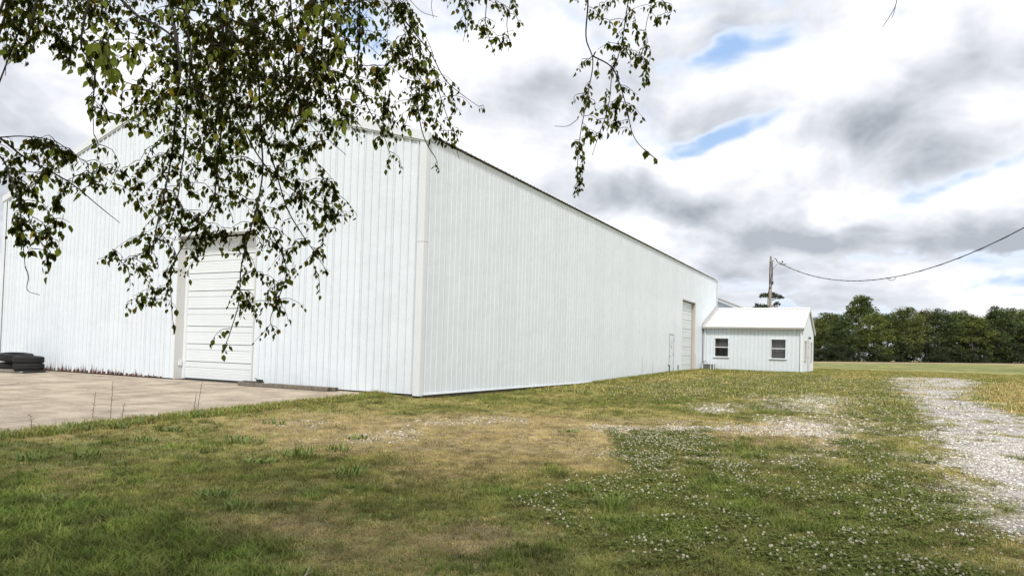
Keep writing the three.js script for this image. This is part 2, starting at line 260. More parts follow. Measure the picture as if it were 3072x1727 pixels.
// concrete slab before the gable, poured in bays
{
  const conc = tex(1024, (u, v) => { const a = fbm(u * 6, v * 6, 5, .55, 6), b = fbm(u * 80, v * 80, 2, .6, 80), s = fbm(u * 5, v * 60, 3, .5, 5), k = Math.abs(fbm(u * 4 + .3, v * 4, 4, .55, 4)) < .008 ? .72 : 1; const w = (.80 + a * .36 + b * .16 + s * .16) * k; return [w, w * (.985 + .03 * a), w * (.96 + .06 * a)]; }, false, 1 / 5.1);
  const cm = mat(.47, .395, .31, .85, { map: conc, bumpMap: soilBump, bumpScale: .003 });
  const slab = new THREE.Group(); slab.name = 'concrete_slab'; slab.userData.kind = 'structure'; slab.position.copy(site(0, 0, 0)); slab.rotation.y = -YAW; scene.add(slab);
  const xs = [SLAB_EDGE, -5.6, -10.3, -15, -19.7, -24.4], zs = [.015, 5.0, 10.0, SLAB_OUT];
  for (let i = 0; i < 5; i++) for (let j = 0; j < 3; j++) {
    const a = xs[i + 1] + .011, b = xs[i] - (i ? .011 : 0), c = zs[j] + (j ? .011 : 0), d = zs[j + 1] - .011, g = new G(), t = .16, n = 6;
    for (let p = 0; p < n; p++) for (let q = 0; q < n; q++) { const X0 = mix(a, b, p / n), X1 = mix(a, b, (p + 1) / n), Z0 = mix(c, d, q / n), Z1 = mix(c, d, (q + 1) / n); const y = (x, z) => slabTop(z); g.quad([X0, y(X0, Z1), Z1], [X1, y(X1, Z1), Z1], [X1, y(X1, Z0), Z0], [X0, y(X0, Z0), Z0], [[X0, Z1], [X1, Z1], [X1, Z0], [X0, Z0]]); }
    g.quad([b, slabTop(d) - t, d], [b, slabTop(c) - t, c], [b, slabTop(c), c], [b, slabTop(d), d], [[d, 0], [c, 0], [c, t], [d, t]]); g.quad([a, slabTop(d) - t, d], [b, slabTop(d) - t, d], [b, slabTop(d), d], [a, slabTop(d), d], [[a, 0], [b, 0], [b, t], [a, t]]);
    part('slab_bay', g.build(), cm, slab);
  }
  const q = rng(61), crackMat = mat(.10, .085, .07, .95);
  for (const [x0, z0, x1, z1] of [[-17.6, .55, -11.8, .42], [-12.6, .35, -9.3, .8], [-15.4, 1.3, -10.6, .95], [-7.3, .1, -7.1, 3.4], [-10.4, 3.0, -8.2, 6.5]]) {
    const g = new G(), n = 26; let p = null; for (let k = 0; k <= n; k++) { const t = k / n, x = mix(x0, x1, t) + (q() - .5) * .10, z = mix(z0, z1, t) + (q() - .5) * .10, w = .006 + .012 * q(), dx = (z1 - z0), dz = -(x1 - x0), L = Math.hypot(dx, dz), A = [x + dx / L * w, slabTop(z + dz / L * w) + .004, z + dz / L * w], B = [x - dx / L * w, slabTop(z - dz / L * w) + .004, z - dz / L * w]; if (p) g.quad(p[0], p[1], B, A); p = [A, B]; }
    part('crack', g.build(), crackMat, slab);
  }
}

// ---------------------------------------------------------------- ribbed metal panels
const RIB = .2286, PANEL = RIB * 4;
// profile across a panel: height of the sheet over its plane at distance s along the wall
let groove = 0;                                         // width of the groove added to make a shade line by a rib, 0 for none
function profile(s0, s1, cuts = []) {
  const xs = new Set([s0, s1, ...cuts.filter(c => c > s0 && c < s1)]); if (groove) for (let k = Math.floor(s0 / RIB) - 1; k <= s1 / RIB + 1; k++) for (const o of [.0245, .0275, .0275 + groove, .0305 + groove]) { const x = k * RIB + o; if (x > s0 + 1e-4 && x < s1 - 1e-4) xs.add(x); }
  for (let k = Math.floor(s0 / RIB) - 1; k <= s1 / RIB + 1; k++) for (const o of [-.024, -.011, .011, .024]) { const x = k * RIB + o; if (x > s0 + 1e-4 && x < s1 - 1e-4) xs.add(x); }
  return [...xs].sort((a, b) => a - b);
}
const ribH = (s, h = .021) => { const m = Math.abs(s - Math.round(s / RIB) * RIB); const q = s - Math.round(s / RIB) * RIB; if (groove && q > .0274 && q < .0277 + groove) return -.028; return m < .0111 ? h : m < .024 ? h * (.024 - m) / .013 : 0; };
// wall strip from s0 to s1; place(s, y, h) -> [x, y, z]; holes: [s0, s1, y0, y1]
function sheet(s0, s1, bottom, top, place, holes = [], h = .021, breaks = []) {
  const g = new G(), xs = profile(s0, s1, [...holes.flatMap(o => [o[0], o[1]]), ...breaks]);
  for (let i = 0; i < xs.length - 1; i++) {
    const a = xs[i], b = xs[i + 1], m = (a + b) / 2; let spans = [[null, null]];
    for (const o of holes) if (m > o[0] && m < o[1]) spans = [...(o[2] > bottom + .01 ? [[null, o[2]]] : []), [o[3], null]];
    for (const [lo, hi] of spans) {
      const ya = lo ?? bottom, yb = lo ?? bottom, ta = hi ?? top(a), tb = hi ?? top(b);
      g.quad(place(a, ya, ribH(a, h)), place(b, yb, ribH(b, h)), place(b, tb, ribH(b, h)), place(a, ta, ribH(a, h)), [[a, ya], [b, yb], [b, tb], [a, ta]]);
    }
  }
  return g.build();
}
function sectionDoor(parent, x0, x1, y0, y1, count, place, material, name = 'overhead_door') {   // place(s, y, out) -> point; sections with a groove at a third of each
  const door = new THREE.Group(); door.name = name; parent.add(door); const H = (y1 - y0) / count;
  for (let k = 0; k < count; k++) {
    const a = y0 + k * H + .006, b = y0 + (k + 1) * H - .006, m = a + (b - a) * .66, g = new G(), pts = [[a, 0], [a + .008, .022], [m - .016, .022], [m - .006, .004], [m + .006, .004], [m + .016, .022], [b - .008, .022], [b, 0]];
    for (let i = 3; i > 0; i--) pts.splice(2, 0, [a + .02 + (m - a - .04) * (i / 4) + .012, .022], [a + .02 + (m - a - .04) * (i / 4), .0175], [a + .02 + (m - a - .04) * (i / 4) - .012, .022]);
    pts.splice(1, pts.length, ...pts.slice(1).sort((p, q) => p[0] - q[0]));
    for (let i = 0; i < pts.length - 1; i++) { const [ya, ha] = pts[i], [yb, hb] = pts[i + 1]; g.quad(place(x0, ya, ha), place(x1, ya, ha), place(x1, yb, hb), place(x0, yb, hb), [[x0, ya], [x1, ya], [x1, yb], [x0, yb]]); }
    part('door_section', g.build(), material, door);
  }
  const g = new G(); g.quad(place(x0, y0, -.01), place(x1, y0, -.01), place(x1, y1, -.01), place(x0, y1, -.01)); part('joint_backing', g.build(), M.darkGap, door);
  return door;
}

// ---------------------------------------------------------------- warehouse
const shed = thing('metal_warehouse', 'huge white ribbed metal warehouse with a tall overhead door in its gable', 'building', site(0, 0, 0), -YAW);
const roofY = x => EAVE + (RIDGE - EAVE) * (1 - Math.abs(x + WIDE / 2) / (WIDE / 2));
const GD = { x0: -8.66, x1: -5.47, y1: 4.13, deep: .32 };   // opening in the gable
const gablePlace = (s, y, h) => [s - WIDE, y, h], sidePlace = (s, y, h) => [h, y, -s];
{
  const r = rng(21), rust = [mat(.12, .04, .022, .95), mat(.085, .035, .022, .95)];
  groove = .013;
  for (let k = 0; k < 20; k++) {
    const s0 = k * PANEL + .004, s1 = Math.min((k + 1) * PANEL, WIDE) - .001;
    const p = part('wall_panel', sheet(s0, s1, .0, s => roofY(s - WIDE) - .05, gablePlace, [[GD.x0 + WIDE, GD.x1 + WIDE, 0, GD.y1]], .034, [WIDE / 2]), k % 3 ? M.panel : M.panelB, shed);
    const x1 = s1 - WIDE; if (x1 > GD.x0 + .3) continue;
    const g = new G(), xm = (s0 + s1) / 2 - WIDE, amt = smooth(-8.6, -11.8, xm);          // rust eats the foot of the left panels
    const blot = (X, w, h, d) => { const pts = [[X - w, 0], [X - w * .8, h * .3], [X - w * .2, h * (.45 + .3 * r())], [X + w * (r() - .5), h], [X + w * .4, h * .5], [X + w * .9, h * .15], [X + w, 0]]; for (let i = 1; i < pts.length - 1; i++) g.tri([...pts[0], d], [...pts[i], d], [...pts[i + 1], d]); };
    for (let c = Math.ceil(s0 / RIB) * RIB; c < s1 - .03; c += RIB) { blot(c - WIDE + .02, .016, (.04 + r() * .13) * (.3 + .8 * amt), .0365); blot(c - WIDE + .026, .02, (.06 + r() * .16) * (.3 + .8 * amt), .019); }
    for (let q = 0; q < 4 + 26 * amt; q++) { const c = s0 + r() * (s1 - s0), w = .01 + r() * .03; if (Math.abs(c - Math.round(c / RIB) * RIB) < .045 || c + w > s1 || c - w < s0) continue; blot(c - WIDE, w, (.03 + r() * r() * .3) * (.25 + .85 * amt), .003 + .0004 * q); }
    for (let c = s0; c < s1 - .05; c += .05) { const X = c - WIDE; if (ribH(c) || ribH(c + .05)) continue; const a = .014 + (.035 + .05 * r()) * amt, b = .014 + (.035 + .05 * r()) * amt; g.quad([X, -.01, .002], [X + .05, -.01, .002], [X + .05, b, .002], [X, a, .002]); }
    if (g.p.length) part('rust_stain', g.build(), rust[k % 2], p).userData.kind = 'stuff';
  }
  groove = 0;
  // side wall: 36 panels with the walk door and the overhead door cut out
  const holes = [[21.55, 22.44, .0, 2.15], [24.02, 27.05, .0, 4.13]];
  for (let k = 0; k < 37; k++) { const s0 = k * PANEL + .004, s1 = Math.min((k + 1) * PANEL, LONG) - .001; if (s1 - s0 < .05) continue; part('wall_panel', sheet(s0, s1, .0, () => EAVE - .022, sidePlace, holes, .008), k % 4 ? M.panel : M.panelB, shed); }
  // far and left walls close the building
  part('rear_wall', new G().quad([-WIDE, 0, -LONG], [0, 0, -LONG], [0, EAVE, -LONG], [-WIDE, EAVE, -LONG]).tri([-WIDE, EAVE, -LONG], [0, EAVE, -LONG], [-WIDE / 2, RIDGE, -LONG]).build(), M.panel, shed);
  part('left_wall', new G().quad([-WIDE, 0, 0], [-WIDE, 0, -LONG], [-WIDE, EAVE, -LONG], [-WIDE, EAVE, 0]).build(), M.panel, shed);
  // trims
  const corner = new G().box(-.15, -.03, .036, .040, EAVE - .03, .044).box(.032, -.03, -.10, .040, EAVE - .03, .036); part('corner_trim', corner.build(), M.trim, shed);
  part('trim_joint', new G().box(-.162, 3.53, .0445, .0415, 3.545, .0465).box(.0405, 3.53, -.152, .0425, 3.545, .0445).build(), M.gutter, shed);
  part('corner_trim', new G().box(-WIDE - .034, -.03, .036, -WIDE + .16, EAVE - .02, .044).build(), M.trim, shed);
  part('corner_trim', new G().box(.026, .0, -LONG - .01, .034, EAVE - .02, -LONG + .12).build(), M.whiteTrim, shed);
  for (const s of [-1, 1]) {                            // rake trim along each slope of the gable
    const g = new G(), xa = -WIDE / 2, xb = s > 0 ? .10 : -WIDE - .10, ya = RIDGE, yb = roofY(s > 0 ? 0 : -WIDE) - (RIDGE - EAVE) / (WIDE / 2) * .1;
    const q = (t0, t1, z0, z1) => { const A = [[xa, ya + t0], [xb, yb + t0], [xb, yb + t1], [xa, ya + t1]]; g.quad([...A[0], z1], [...A[1], z1], [...A[2], z1], [...A[3], z1], A); g.quad([...A[3], z0], [...A[3], z1], [...A[2], z1], [...A[2], z0]); g.quad([...A[0], z0], [...A[1], z0], [...A[1], z1], [...A[0], z1]); g.quad([...A[1], z0], [...A[1], z1], [...A[2], z1], [...A[2], z0]); };
    q(-.16, .055, -.06, .075); q(-.20, -.168, .02, .05); part('rake_trim', g.build(), M.trim, shed);
  }
  // roof sheets on both slopes, with an open slot under the eave, shaped for a dark shade line
  const slope = Math.hypot(WIDE / 2 + .09, (RIDGE - EAVE) * (WIDE / 2 + .09) / (WIDE / 2)), dy = -(RIDGE - EAVE) / (WIDE / 2);
  for (const s of [1, -1]) for (let k = 0; k < 37; k++) {
    const a = k * PANEL - .05 + .003, b = Math.min((k + 1) * PANEL - .05, LONG + .05) - .001; if (b - a < .05) continue;
    const place = (z, t, h) => { const x = t * (WIDE / 2 + .09); return [-WIDE / 2 + s * x, RIDGE + .03 + dy * x + h, -z]; }; part('roof_panel', sheet(a, b, 0, () => 1, place, [], .022), M.roof, shed);
  }
  part('ridge_cap', new G().quad([-WIDE / 2 - .25, RIDGE - .02, .06], [-WIDE / 2, RIDGE + .075, .06], [-WIDE / 2, RIDGE + .075, -LONG], [-WIDE / 2 - .25, RIDGE - .02, -LONG]).quad([-WIDE / 2, RIDGE + .075, .06], [-WIDE / 2 + .25, RIDGE - .02, .06], [-WIDE / 2 + .25, RIDGE - .02, -LONG], [-WIDE / 2, RIDGE + .075, -LONG]).build(), M.roof, shed);
  // foot: drip strip, foundation
  part('base_trim', new G().box(.001, -.02, -LONG + .02, .03, .004, -.16).build(), M.whiteTrim, shed);
  part('foundation', new G().box(-WIDE + .05, -.5, -LONG + .05, -.03, -.03, -.02).build(), mat(.16, .14, .115, .95, { map: soilTex }), shed);
  // gable door opening: reveals, door set back
  const d = GD.deep;
  part('door_jamb', new G().box(GD.x0 - .02, -.02, -d, GD.x0 + .012, GD.y1, .026).build(), M.jamb, shed);
  part('door_jamb', new G().box(GD.x1 - .012, -.02, -d, GD.x1 + .02, GD.y1, .026).build(), M.jamb, shed);
  part('door_head', new G().box(GD.x0, GD.y1 - .012, -d, GD.x1, GD.y1 + .10, .03).build(), M.trim, shed);
  part('door_track', new G().box(GD.x0 + .012, 0, -d + .02, GD.x0 + .11, GD.y1 - .02, -d + .08).build(), M.whiteTrim, shed);
  const gd = sectionDoor(shed, GD.x0 + .1, GD.x1 - .02, -.01, GD.y1 - .05, 8, (s, y, h) => [s, y, -d + h], M.doorWhite);
  part('bottom_seal', new G().box(GD.x0 + .1, -.02, -d, GD.x1 - .02, .02, -d + .04).build(), M.dark, gd);
  part('junction_box', new G().box(GD.x0 + .012, .38, -.20, GD.x0 + .05, .52, -.10, .006).build(), M.whiteTrim, shed);
  // side overhead door
  const sd = .20; part('door_jamb', new G().box(-sd, 0, -27.06, .026, 4.13, -27.04).build(), mat(.50, .455, .40, .6, { map: grime }), shed); part('door_jamb', new G().box(-sd, 0, -24.04, .026, 4.13, -24.02).build(), M.jamb, shed);
  part('door_head', new G().box(-sd, 4.12, -27.06, .026, 4.20, -24.0).build(), M.trim, shed); part('door_track', new G().box(-sd + .01, .2, -27.04, -sd + .06, 4.1, -26.95).build(), M.eaveDark, shed);
  sectionDoor(shed, -26.98, -24.04, .05, 4.08, 8, (s, y, h) => [-sd + h, y, s], M.doorWhite);
  part('bent_panel_edge', new G().quad([.022, .1, -27.05], [.17, .1, -27.13], [.05, 1.2, -27.08], [.022, 1.2, -27.05]).build(), M.gutter, shed);
  // walk door
  const wd = new THREE.Group(); wd.name = 'walk_door'; shed.add(wd);
  part('door_leaf', new G().box(-.03, .06, -22.40, .012, 2.11, -21.59).build(), M.panel, wd); part('door_frame', new G().box(-.03, 0, -22.44, .018, 2.15, -22.41).box(-.03, 0, -21.58, .018, 2.15, -21.55).box(-.03, 2.115, -22.44, .018, 2.15, -21.55).build(), M.metal, wd);
  for (const y of [.35, 1.1, 1.85]) part('hinge', new G().box(.012, y - .06, -22.415, .028, y + .06, -22.38).build(), M.dark, wd);
  part('door_handle', new G().box(.012, 1.0, -21.70, .06, 1.04, -21.64, .006).build(), M.metal, wd);
  part('notice', new G().box(.0125, 1.62, -22.08, .0145, 1.80, -21.93).build(), M.jamb, wd); part('notice', new G().box(.0125, 1.42, -22.07, .0145, 1.54, -21.94).build(), M.metal, wd); part('threshold', new G().box(0, .0, -22.44, .12, .06, -21.55).build(), M.gutter, wd);
  // splits at the foot of two ribs
  for (const [z, h] of [[17.02, 1.0], [18.66, .8]]) part('rib_gap', new G().quad([.024, 0, -z - .015], [.024, 0, -z + .015], [.024, h, -z + .004], [.024, h, -z - .004]).build(), M.dark, shed);
  part('wall_vent', new G().box(.02, .33, -23.36, .05, .56, -23.28, .008).build(), M.dark, shed);
}

// ---------------------------------------------------------------- office annex
{
  const Z0 = -29.09, Z1 = -37.03, ZR = -33.1, X1 = 5.6, HE = 2.84, HR = 4.19, base = .02, DX = 5.6;
  const a = thing('office_annex', 'small white metal office with two dark windows joined to the warehouse side', 'building', site(0, 0, Z0), -YAW);
  const L = z => z - Z0;                                // local z
  const wins = [[.75, 1.53, 1.07, 2.16], [3.94, 4.72, 1.05, 2.15]];
  const cut = wins.map(w => [w[0] + .02, w[1] - .02, w[2] + .02, w[3] - .02]);
  groove = .004; for (let k = 0; k * PANEL < X1 - .05; k++) { const s0 = Math.max(.03, k * PANEL), s1 = Math.min((k + 1) * PANEL, X1); part('wall_panel', sheetMulti(s0, s1, base, () => HE - .02, (s, y, h) => [s, y, h], cut), M.annexPanel, a); }
  groove = 0; const endTop = s => HE + (HR - HE) * (1 - Math.abs(s - (Z0 - ZR)) / (Z0 - ZR)) - .03;
  const endCut = [[1.35, 2.2, 1.0, 2.1], [3.3, 4.2, base, 2.12], [5.5, 6.35, 1.0, 2.1]];
  for (let k = 0; k * PANEL < 7.9; k++) { const s0 = k * PANEL, s1 = Math.min((k + 1) * PANEL, Z0 - Z1); part('wall_panel', sheetMulti(s0, s1, base, endTop, (s, y, h) => [X1 + h, y, -s], endCut, [Z0 - ZR]), M.annexPanel, a); }
  part('floor', new G().quad([.04, .35, -.02], [X1 - .02, .35, -.02], [X1 - .02, .35, L(Z1) + .02], [.04, .35, L(Z1) + .02]).build(), mat(.25, .22, .18, .8), a); part('inner_ceiling', new G().quad([.04, HE - .12, -.03], [X1 - .04, HE - .12, -.03], [X1 - .04, HE - .12, L(Z1) + .03], [.04, HE - .12, L(Z1) + .03]).build(), mat(.5, .49, .47, .9), a); part('inner_wall', new G().quad([.05, .35, L(Z1) + 4], [X1 - .03, .35, L(Z1) + 4], [X1 - .03, HE - .12, L(Z1) + 4], [.05, HE - .12, L(Z1) + 4]).build(), mat(.35, .3, .25, .9), a);
  part('rear_wall', new G().quad([0, 0, L(Z1)], [X1, 0, L(Z1)], [X1, HE, L(Z1)], [0, HE, L(Z1)]).build(), M.annexPanel, a);
  // roof
  for (const s of [1, -1]) for (let k = 0; k * PANEL < DX + .2; k++) {
    const s0 = Math.max(.03, k * PANEL), s1 = Math.min((k + 1) * PANEL, DX + .10); if (s1 - s0 < .05) continue; const run = (Z0 - ZR) + .22;
    part('roof_panel', sheet(s0, s1, 0, () => 1, (x, t, h) => [x, HR + .03 - (HR - HE) / (Z0 - ZR) * t * run + h, -(Z0 - ZR) + s * t * run], [], .02), M.roof, a);
  }
  part('ridge_cap', new G().quad([.03, HR - .01, L(ZR) + .2], [DX + .10, HR - .01, L(ZR) + .2], [DX + .10, HR + .07, L(ZR)], [.03, HR + .07, L(ZR)]).quad([.03, HR + .07, L(ZR)], [DX + .10, HR + .07, L(ZR)], [DX + .10, HR - .01, L(ZR) - .2], [.03, HR - .01, L(ZR) - .2]).build(), M.roof, a);
  for (const s of [1, -1]) { const run = Z0 - ZR + .24, g = new G(), zr = L(ZR), A = [[HR + .05, zr], [HR + .05 - (HR - HE) / (Z0 - ZR) * run, zr + s * run]]; g.quad([DX + .105, A[0][0] - .17, A[0][1]], [DX + .105, A[1][0] - .17, A[1][1]], [DX + .105, A[1][0], A[1][1]], [DX + .105, A[0][0], A[0][1]]); g.quad([DX + .03, A[0][0] - .17, A[0][1]], [DX + .03, A[1][0] - .17, A[1][1]], [DX + .105, A[1][0] - .17, A[1][1]], [DX + .105, A[0][0] - .17, A[0][1]]); part('rake_trim', g.build(), M.whiteTrim, a); }
  part('roof_flashing', new G().quad([.03, HE - .0, .24], [.14, HE - .0, .24], [.14, HR + .075, L(ZR)], [.03, HR + .075, L(ZR)]).quad([.028, HE + .0, .24], [.028, HR + .07, L(ZR)], [.028, HR + .25, L(ZR)], [.028, HE + .18, .24]).build(), M.gutter, a);
  // gutter: a K-shaped trough
  const gp = [[.19, HE + .02], [.28, HE + .02], [.30, HE - .02], [.28, HE - .06], [.27, HE - .10], [.19, HE - .10]], gg = new G(); for (let i = 0; i < gp.length - 1; i++) gg.quad([.05, gp[i][1], gp[i][0]], [DX + .09, gp[i][1] - .01, gp[i][0]], [DX + .09, gp[i + 1][1] - .01, gp[i + 1][0]], [.05, gp[i + 1][1], gp[i + 1][0]]);
  part('gutter', gg.build(), M.gutter, a); part('soffit', new G().quad([.03, HE - .06, .02], [DX + .09, HE - .06, .02], [DX + .09, HE - .06, .2], [.03, HE - .06, .2]).build(), M.gutter, a);
  part('corner_trim', new G().box(X1 - .12, base, .024, X1 + .034, HE - .03, .034).box(X1 + .026, base, -.12, X1 + .034, HE - .03, .024).build(), M.whiteTrim, a);
  part('downspout', new G().box(X1 - .10, .3, .045, X1 - .02, HE - .12, .10, .012).build(), M.whiteTrim, a);
  part('downspout', new G().box(.14, .55, .045, .21, HE - .12, .10, .012).build(), M.whiteTrim, a);
  part('conduit', tube([V(.06, .3, .05), V(.06, 1.3, .05), V(.06, 2.7, .05)], .016, 6), M.gutter, a);
  const glass = new THREE.MeshPhysicalMaterial({ color: 0xffffff, transmission: 1, thickness: 0, roughness: .03, ior: 1.5, side: THREE.DoubleSide });
  const curtain = mat(.07, .07, .072, .9);
  wins.forEach((w, k) => {
    const [x0, x1, y0, y1] = w, win = new THREE.Group(); win.name = 'window'; a.add(win); const f = .045;
    part('window_frame', new G().box(x0 - f, y0 - .0, .0, x0, y1 + f, .045, .006).box(x1, y0, .0, x1 + f, y1 + f, .045, .006).box(x0, y1, .0, x1, y1 + f, .045, .006).build(), M.whiteTrim, win);
    part('window_sill', new G().box(x0 - f - .03, y0 - .05, .0, x1 + f + .03, y0, .085, .008).build(), M.whiteTrim, win);
    const my = (y0 + y1) / 2 + .02; part('meeting_rail', new G().box(x0, my - .022, -.03, x1, my + .022, .03).build(), M.whiteTrim, win);
    part('pane', new G().quad([x0, my + .02, .005], [x1, my + .02, .005], [x1, y1, .005], [x0, y1, .005]).build(), glass, win); part('pane', new G().quad([x0, y0, -.012], [x1, y0, -.012], [x1, my - .02, -.012], [x0, my - .02, -.012]).build(), glass, win);
    const g = new G(); for (let i = 0; i < 9; i++) { const u0 = x0 - .05 + (x1 - x0 + .1) * i / 9, u1 = x0 - .05 + (x1 - x0 + .1) * (i + 1) / 9; g.quad([u0, my - (k ? .5 : .02), i % 2 ? -.16 : -.2], [u1, my - (k ? .5 : .02), i % 2 ? -.2 : -.16], [u1, y1 + .1, i % 2 ? -.2 : -.16], [u0, y1 + .1, i % 2 ? -.16 : -.2]); } part('curtain', g.build(), curtain, win);
  });
  for (const s of [1.35, 5.5]) { const win = new THREE.Group(); win.name = 'window'; a.add(win); const y0 = 1.0, y1 = 2.1, x = X1; part('window_frame', new G().box(x, y0 - .05, -s - .05 + .02, x + .05, y1 + .05, -s + .03).box(x, y0 - .05, -s - .88, x + .05, y1 + .05, -s - .82).box(x, y1, -s - .85, x + .05, y1 + .05, -s).box(x, y0 - .06, -s - .85, x + .06, y0, -s).build(), M.gutter, win); part('pane', new G().quad([x, y0, -s], [x, y0, -s - .85], [x, y1, -s - .85], [x, y1, -s]).build(), glass, win); }
  { const dr = new THREE.Group(); dr.name = 'entrance_door'; a.add(dr); part('door_leaf', new G().box(X1 - .03, .2, -4.2, X1 + .01, 2.12, -3.3).build(), M.whiteTrim, dr); part('door_frame', new G().box(X1, .0, -4.27, X1 + .05, 2.2, -4.2).box(X1, .0, -3.3, X1 + .05, 2.2, -3.23).build(), M.gutter, dr); for (const y of [.6, 1.15, 1.8]) part('hinge', new G().box(X1 + .01, y - .06, -3.36, X1 + .06, y + .06, -3.28).build(), M.dark, dr); part('wall_lamp', new G().box(X1 + .03, 2.3, -3.85, X1 + .16, 2.42, -3.7, .01).build(), M.dark, dr); }
  part('foundation', new G().box(.05, -.4, L(Z1) + .02, X1 - .01, base, -.01).build(), M.gutter, a);
}
function sheetMulti(s0, s1, bottom, top, place, holes, breaks = []) {   // like sheet(), with holes that may start above the foot
  const g = new G(), xs = profile(s0, s1, [...holes.flatMap(o => [o[0], o[1]]), ...breaks]);
  for (let i = 0; i < xs.length - 1; i++) {
    const a = xs[i], b = xs[i + 1], m = (a + b) / 2, o = holes.find(h => m > h[0] && m < h[1]); const spans = o ? [...(o[2] > bottom + .02 ? [[bottom, o[2]]] : []), [o[3], null]] : [[bottom, null]];
    for (const [lo, hi] of spans) { const ta = hi ?? top(a), tb = hi ?? top(b); g.quad(place(a, lo, ribH(a, .009)), place(b, lo, ribH(b, .009)), place(b, tb, ribH(b, .009)), place(a, ta, ribH(a, .009)), [[a, lo], [b, lo], [b, tb], [a, ta]]); }
  }
  return g.build();
}
// shed behind, its pale roof edge shows over the annex
{
  const Z = -38.6, o = thing('rear_shed', 'low white shed with a sloping pale roof edge behind the annex roof', 'building', site(0, 0, Z), -YAW);
  const xL = -14, xR = 4.4, xP = -5, yAt = x => 4.95 - (x) * .405 + 0; const yP = yAt(xP);
  const top = x => x > xP ? yAt(x) : yP - (xP - x) * .405;
  for (let k = 0; xL + k * PANEL < xR; k++) { const s0 = xL + k * PANEL, s1 = Math.min(s0 + PANEL, xR); part('wall_panel', sheet(s0, s1, 0, s => top(s) - .14, (s, y, h) => [s, y, h], [], .018, [xP]), M.annexPanel, o); }
  const run = (x0, x1, t0, t1, z0, z1, m, name) => { const A = [[x0, top(x0) + t0], [x1, top(x1) + t0], [x1, top(x1) + t1], [x0, top(x0) + t1]], g = new G(); g.quad([...A[0], z1], [...A[1], z1], [...A[2], z1], [...A[3], z1]); g.quad([...A[3], z1], [...A[2], z1], [...A[2], z0], [...A[3], z0]); g.quad([...A[0], z0], [...A[1], z0], [...A[1], z1], [...A[0], z1]); part(name, g.build(), m, o); };
  for (const [x0, x1] of [[xP, xR + .3], [xP, xL - .3]]) { run(x0, x1, -.22, -.04, .0, .30, M.trim, 'rake_trim'); run(x0, x1, -.04, .04, .0, .36, M.gutter, 'roof_edge'); run(x0, x1, .04, .07, -9, .38, M.roof, 'roof_sheet'); }
  part('side_wall', new G().quad([xR, 0, 0], [xR, 0, -9], [xR, top(xR), -9], [xR, top(xR), 0]).build(), M.annexPanel, o);
}
// ---- small things along the walls
{
  const ac = thing('air_conditioner', 'squat dark air conditioning unit in a pale frame at the annex wall corner', 'air conditioner', site(.5, 0, -28.72), -YAW), y0 = .17;
  part('housing', new G().box(-.30, y0 + .05, -.22, .30, y0 + .42, .2, .02).build(), mat(.10, .095, .085, .8), ac);
  for (let k = 0; k < 9; k++) part('fin', new G().box(-.26, y0 + .09 + k * .034, .2, .12, y0 + .105 + k * .034, .212).build(), M.metal, ac);
  part('corner_post', new G().box(-.35, y0, .18, -.30, y0 + .44, .235).build(), M.whiteTrim, ac); part('corner_post', new G().box(.13, y0 + .02, .2, .17, y0 + .43, .235).build(), M.whiteTrim, ac); part('corner_post', new G().box(.29, y0, .18, .335, y0 + .43, .235).build(), M.whiteTrim, ac);
  part('lid', new G().box(-.35, y0 + .42, -.24, .34, y0 + .45, .24, .01).build(), M.gutter, ac); part('refrigerant_line', tube(spline([V(-.42, y0 + .55, -.28), V(-.3, y0 + .62, -.2), V(-.15, y0 + .58, -.12), V(-.12, y0 + .45, -.05)], 10), .018, 6), M.metal, ac);
  part('leg', new G().box(-.28, y0 - .14, -.2, -.2, y0 + .05, .18).build(), M.metal, ac); part('leg', new G().box(.2, y0 - .14, -.2, .28, y0 + .05, .18).build(), M.metal, ac);
  const sp = thing('standpipe', 'short dark hooked pipe standing beside the narrow walk door', 'pipe', site(.16, 0, -21.1), -YAW);
  part('riser', tube([V(0, -.1, 0), V(0, .25, 0), V(0, .5, 0)], .025, 8), M.dark, sp); part('elbow', tube(spline([V(0, .5, 0), V(-.01, .55, .02), V(-.05, .56, .08)], 6), .03, 8), M.dark, sp); part('collar', tube([V(0, .36, 0), V(0, .41, 0)], .036, 8), M.metal, sp);
}
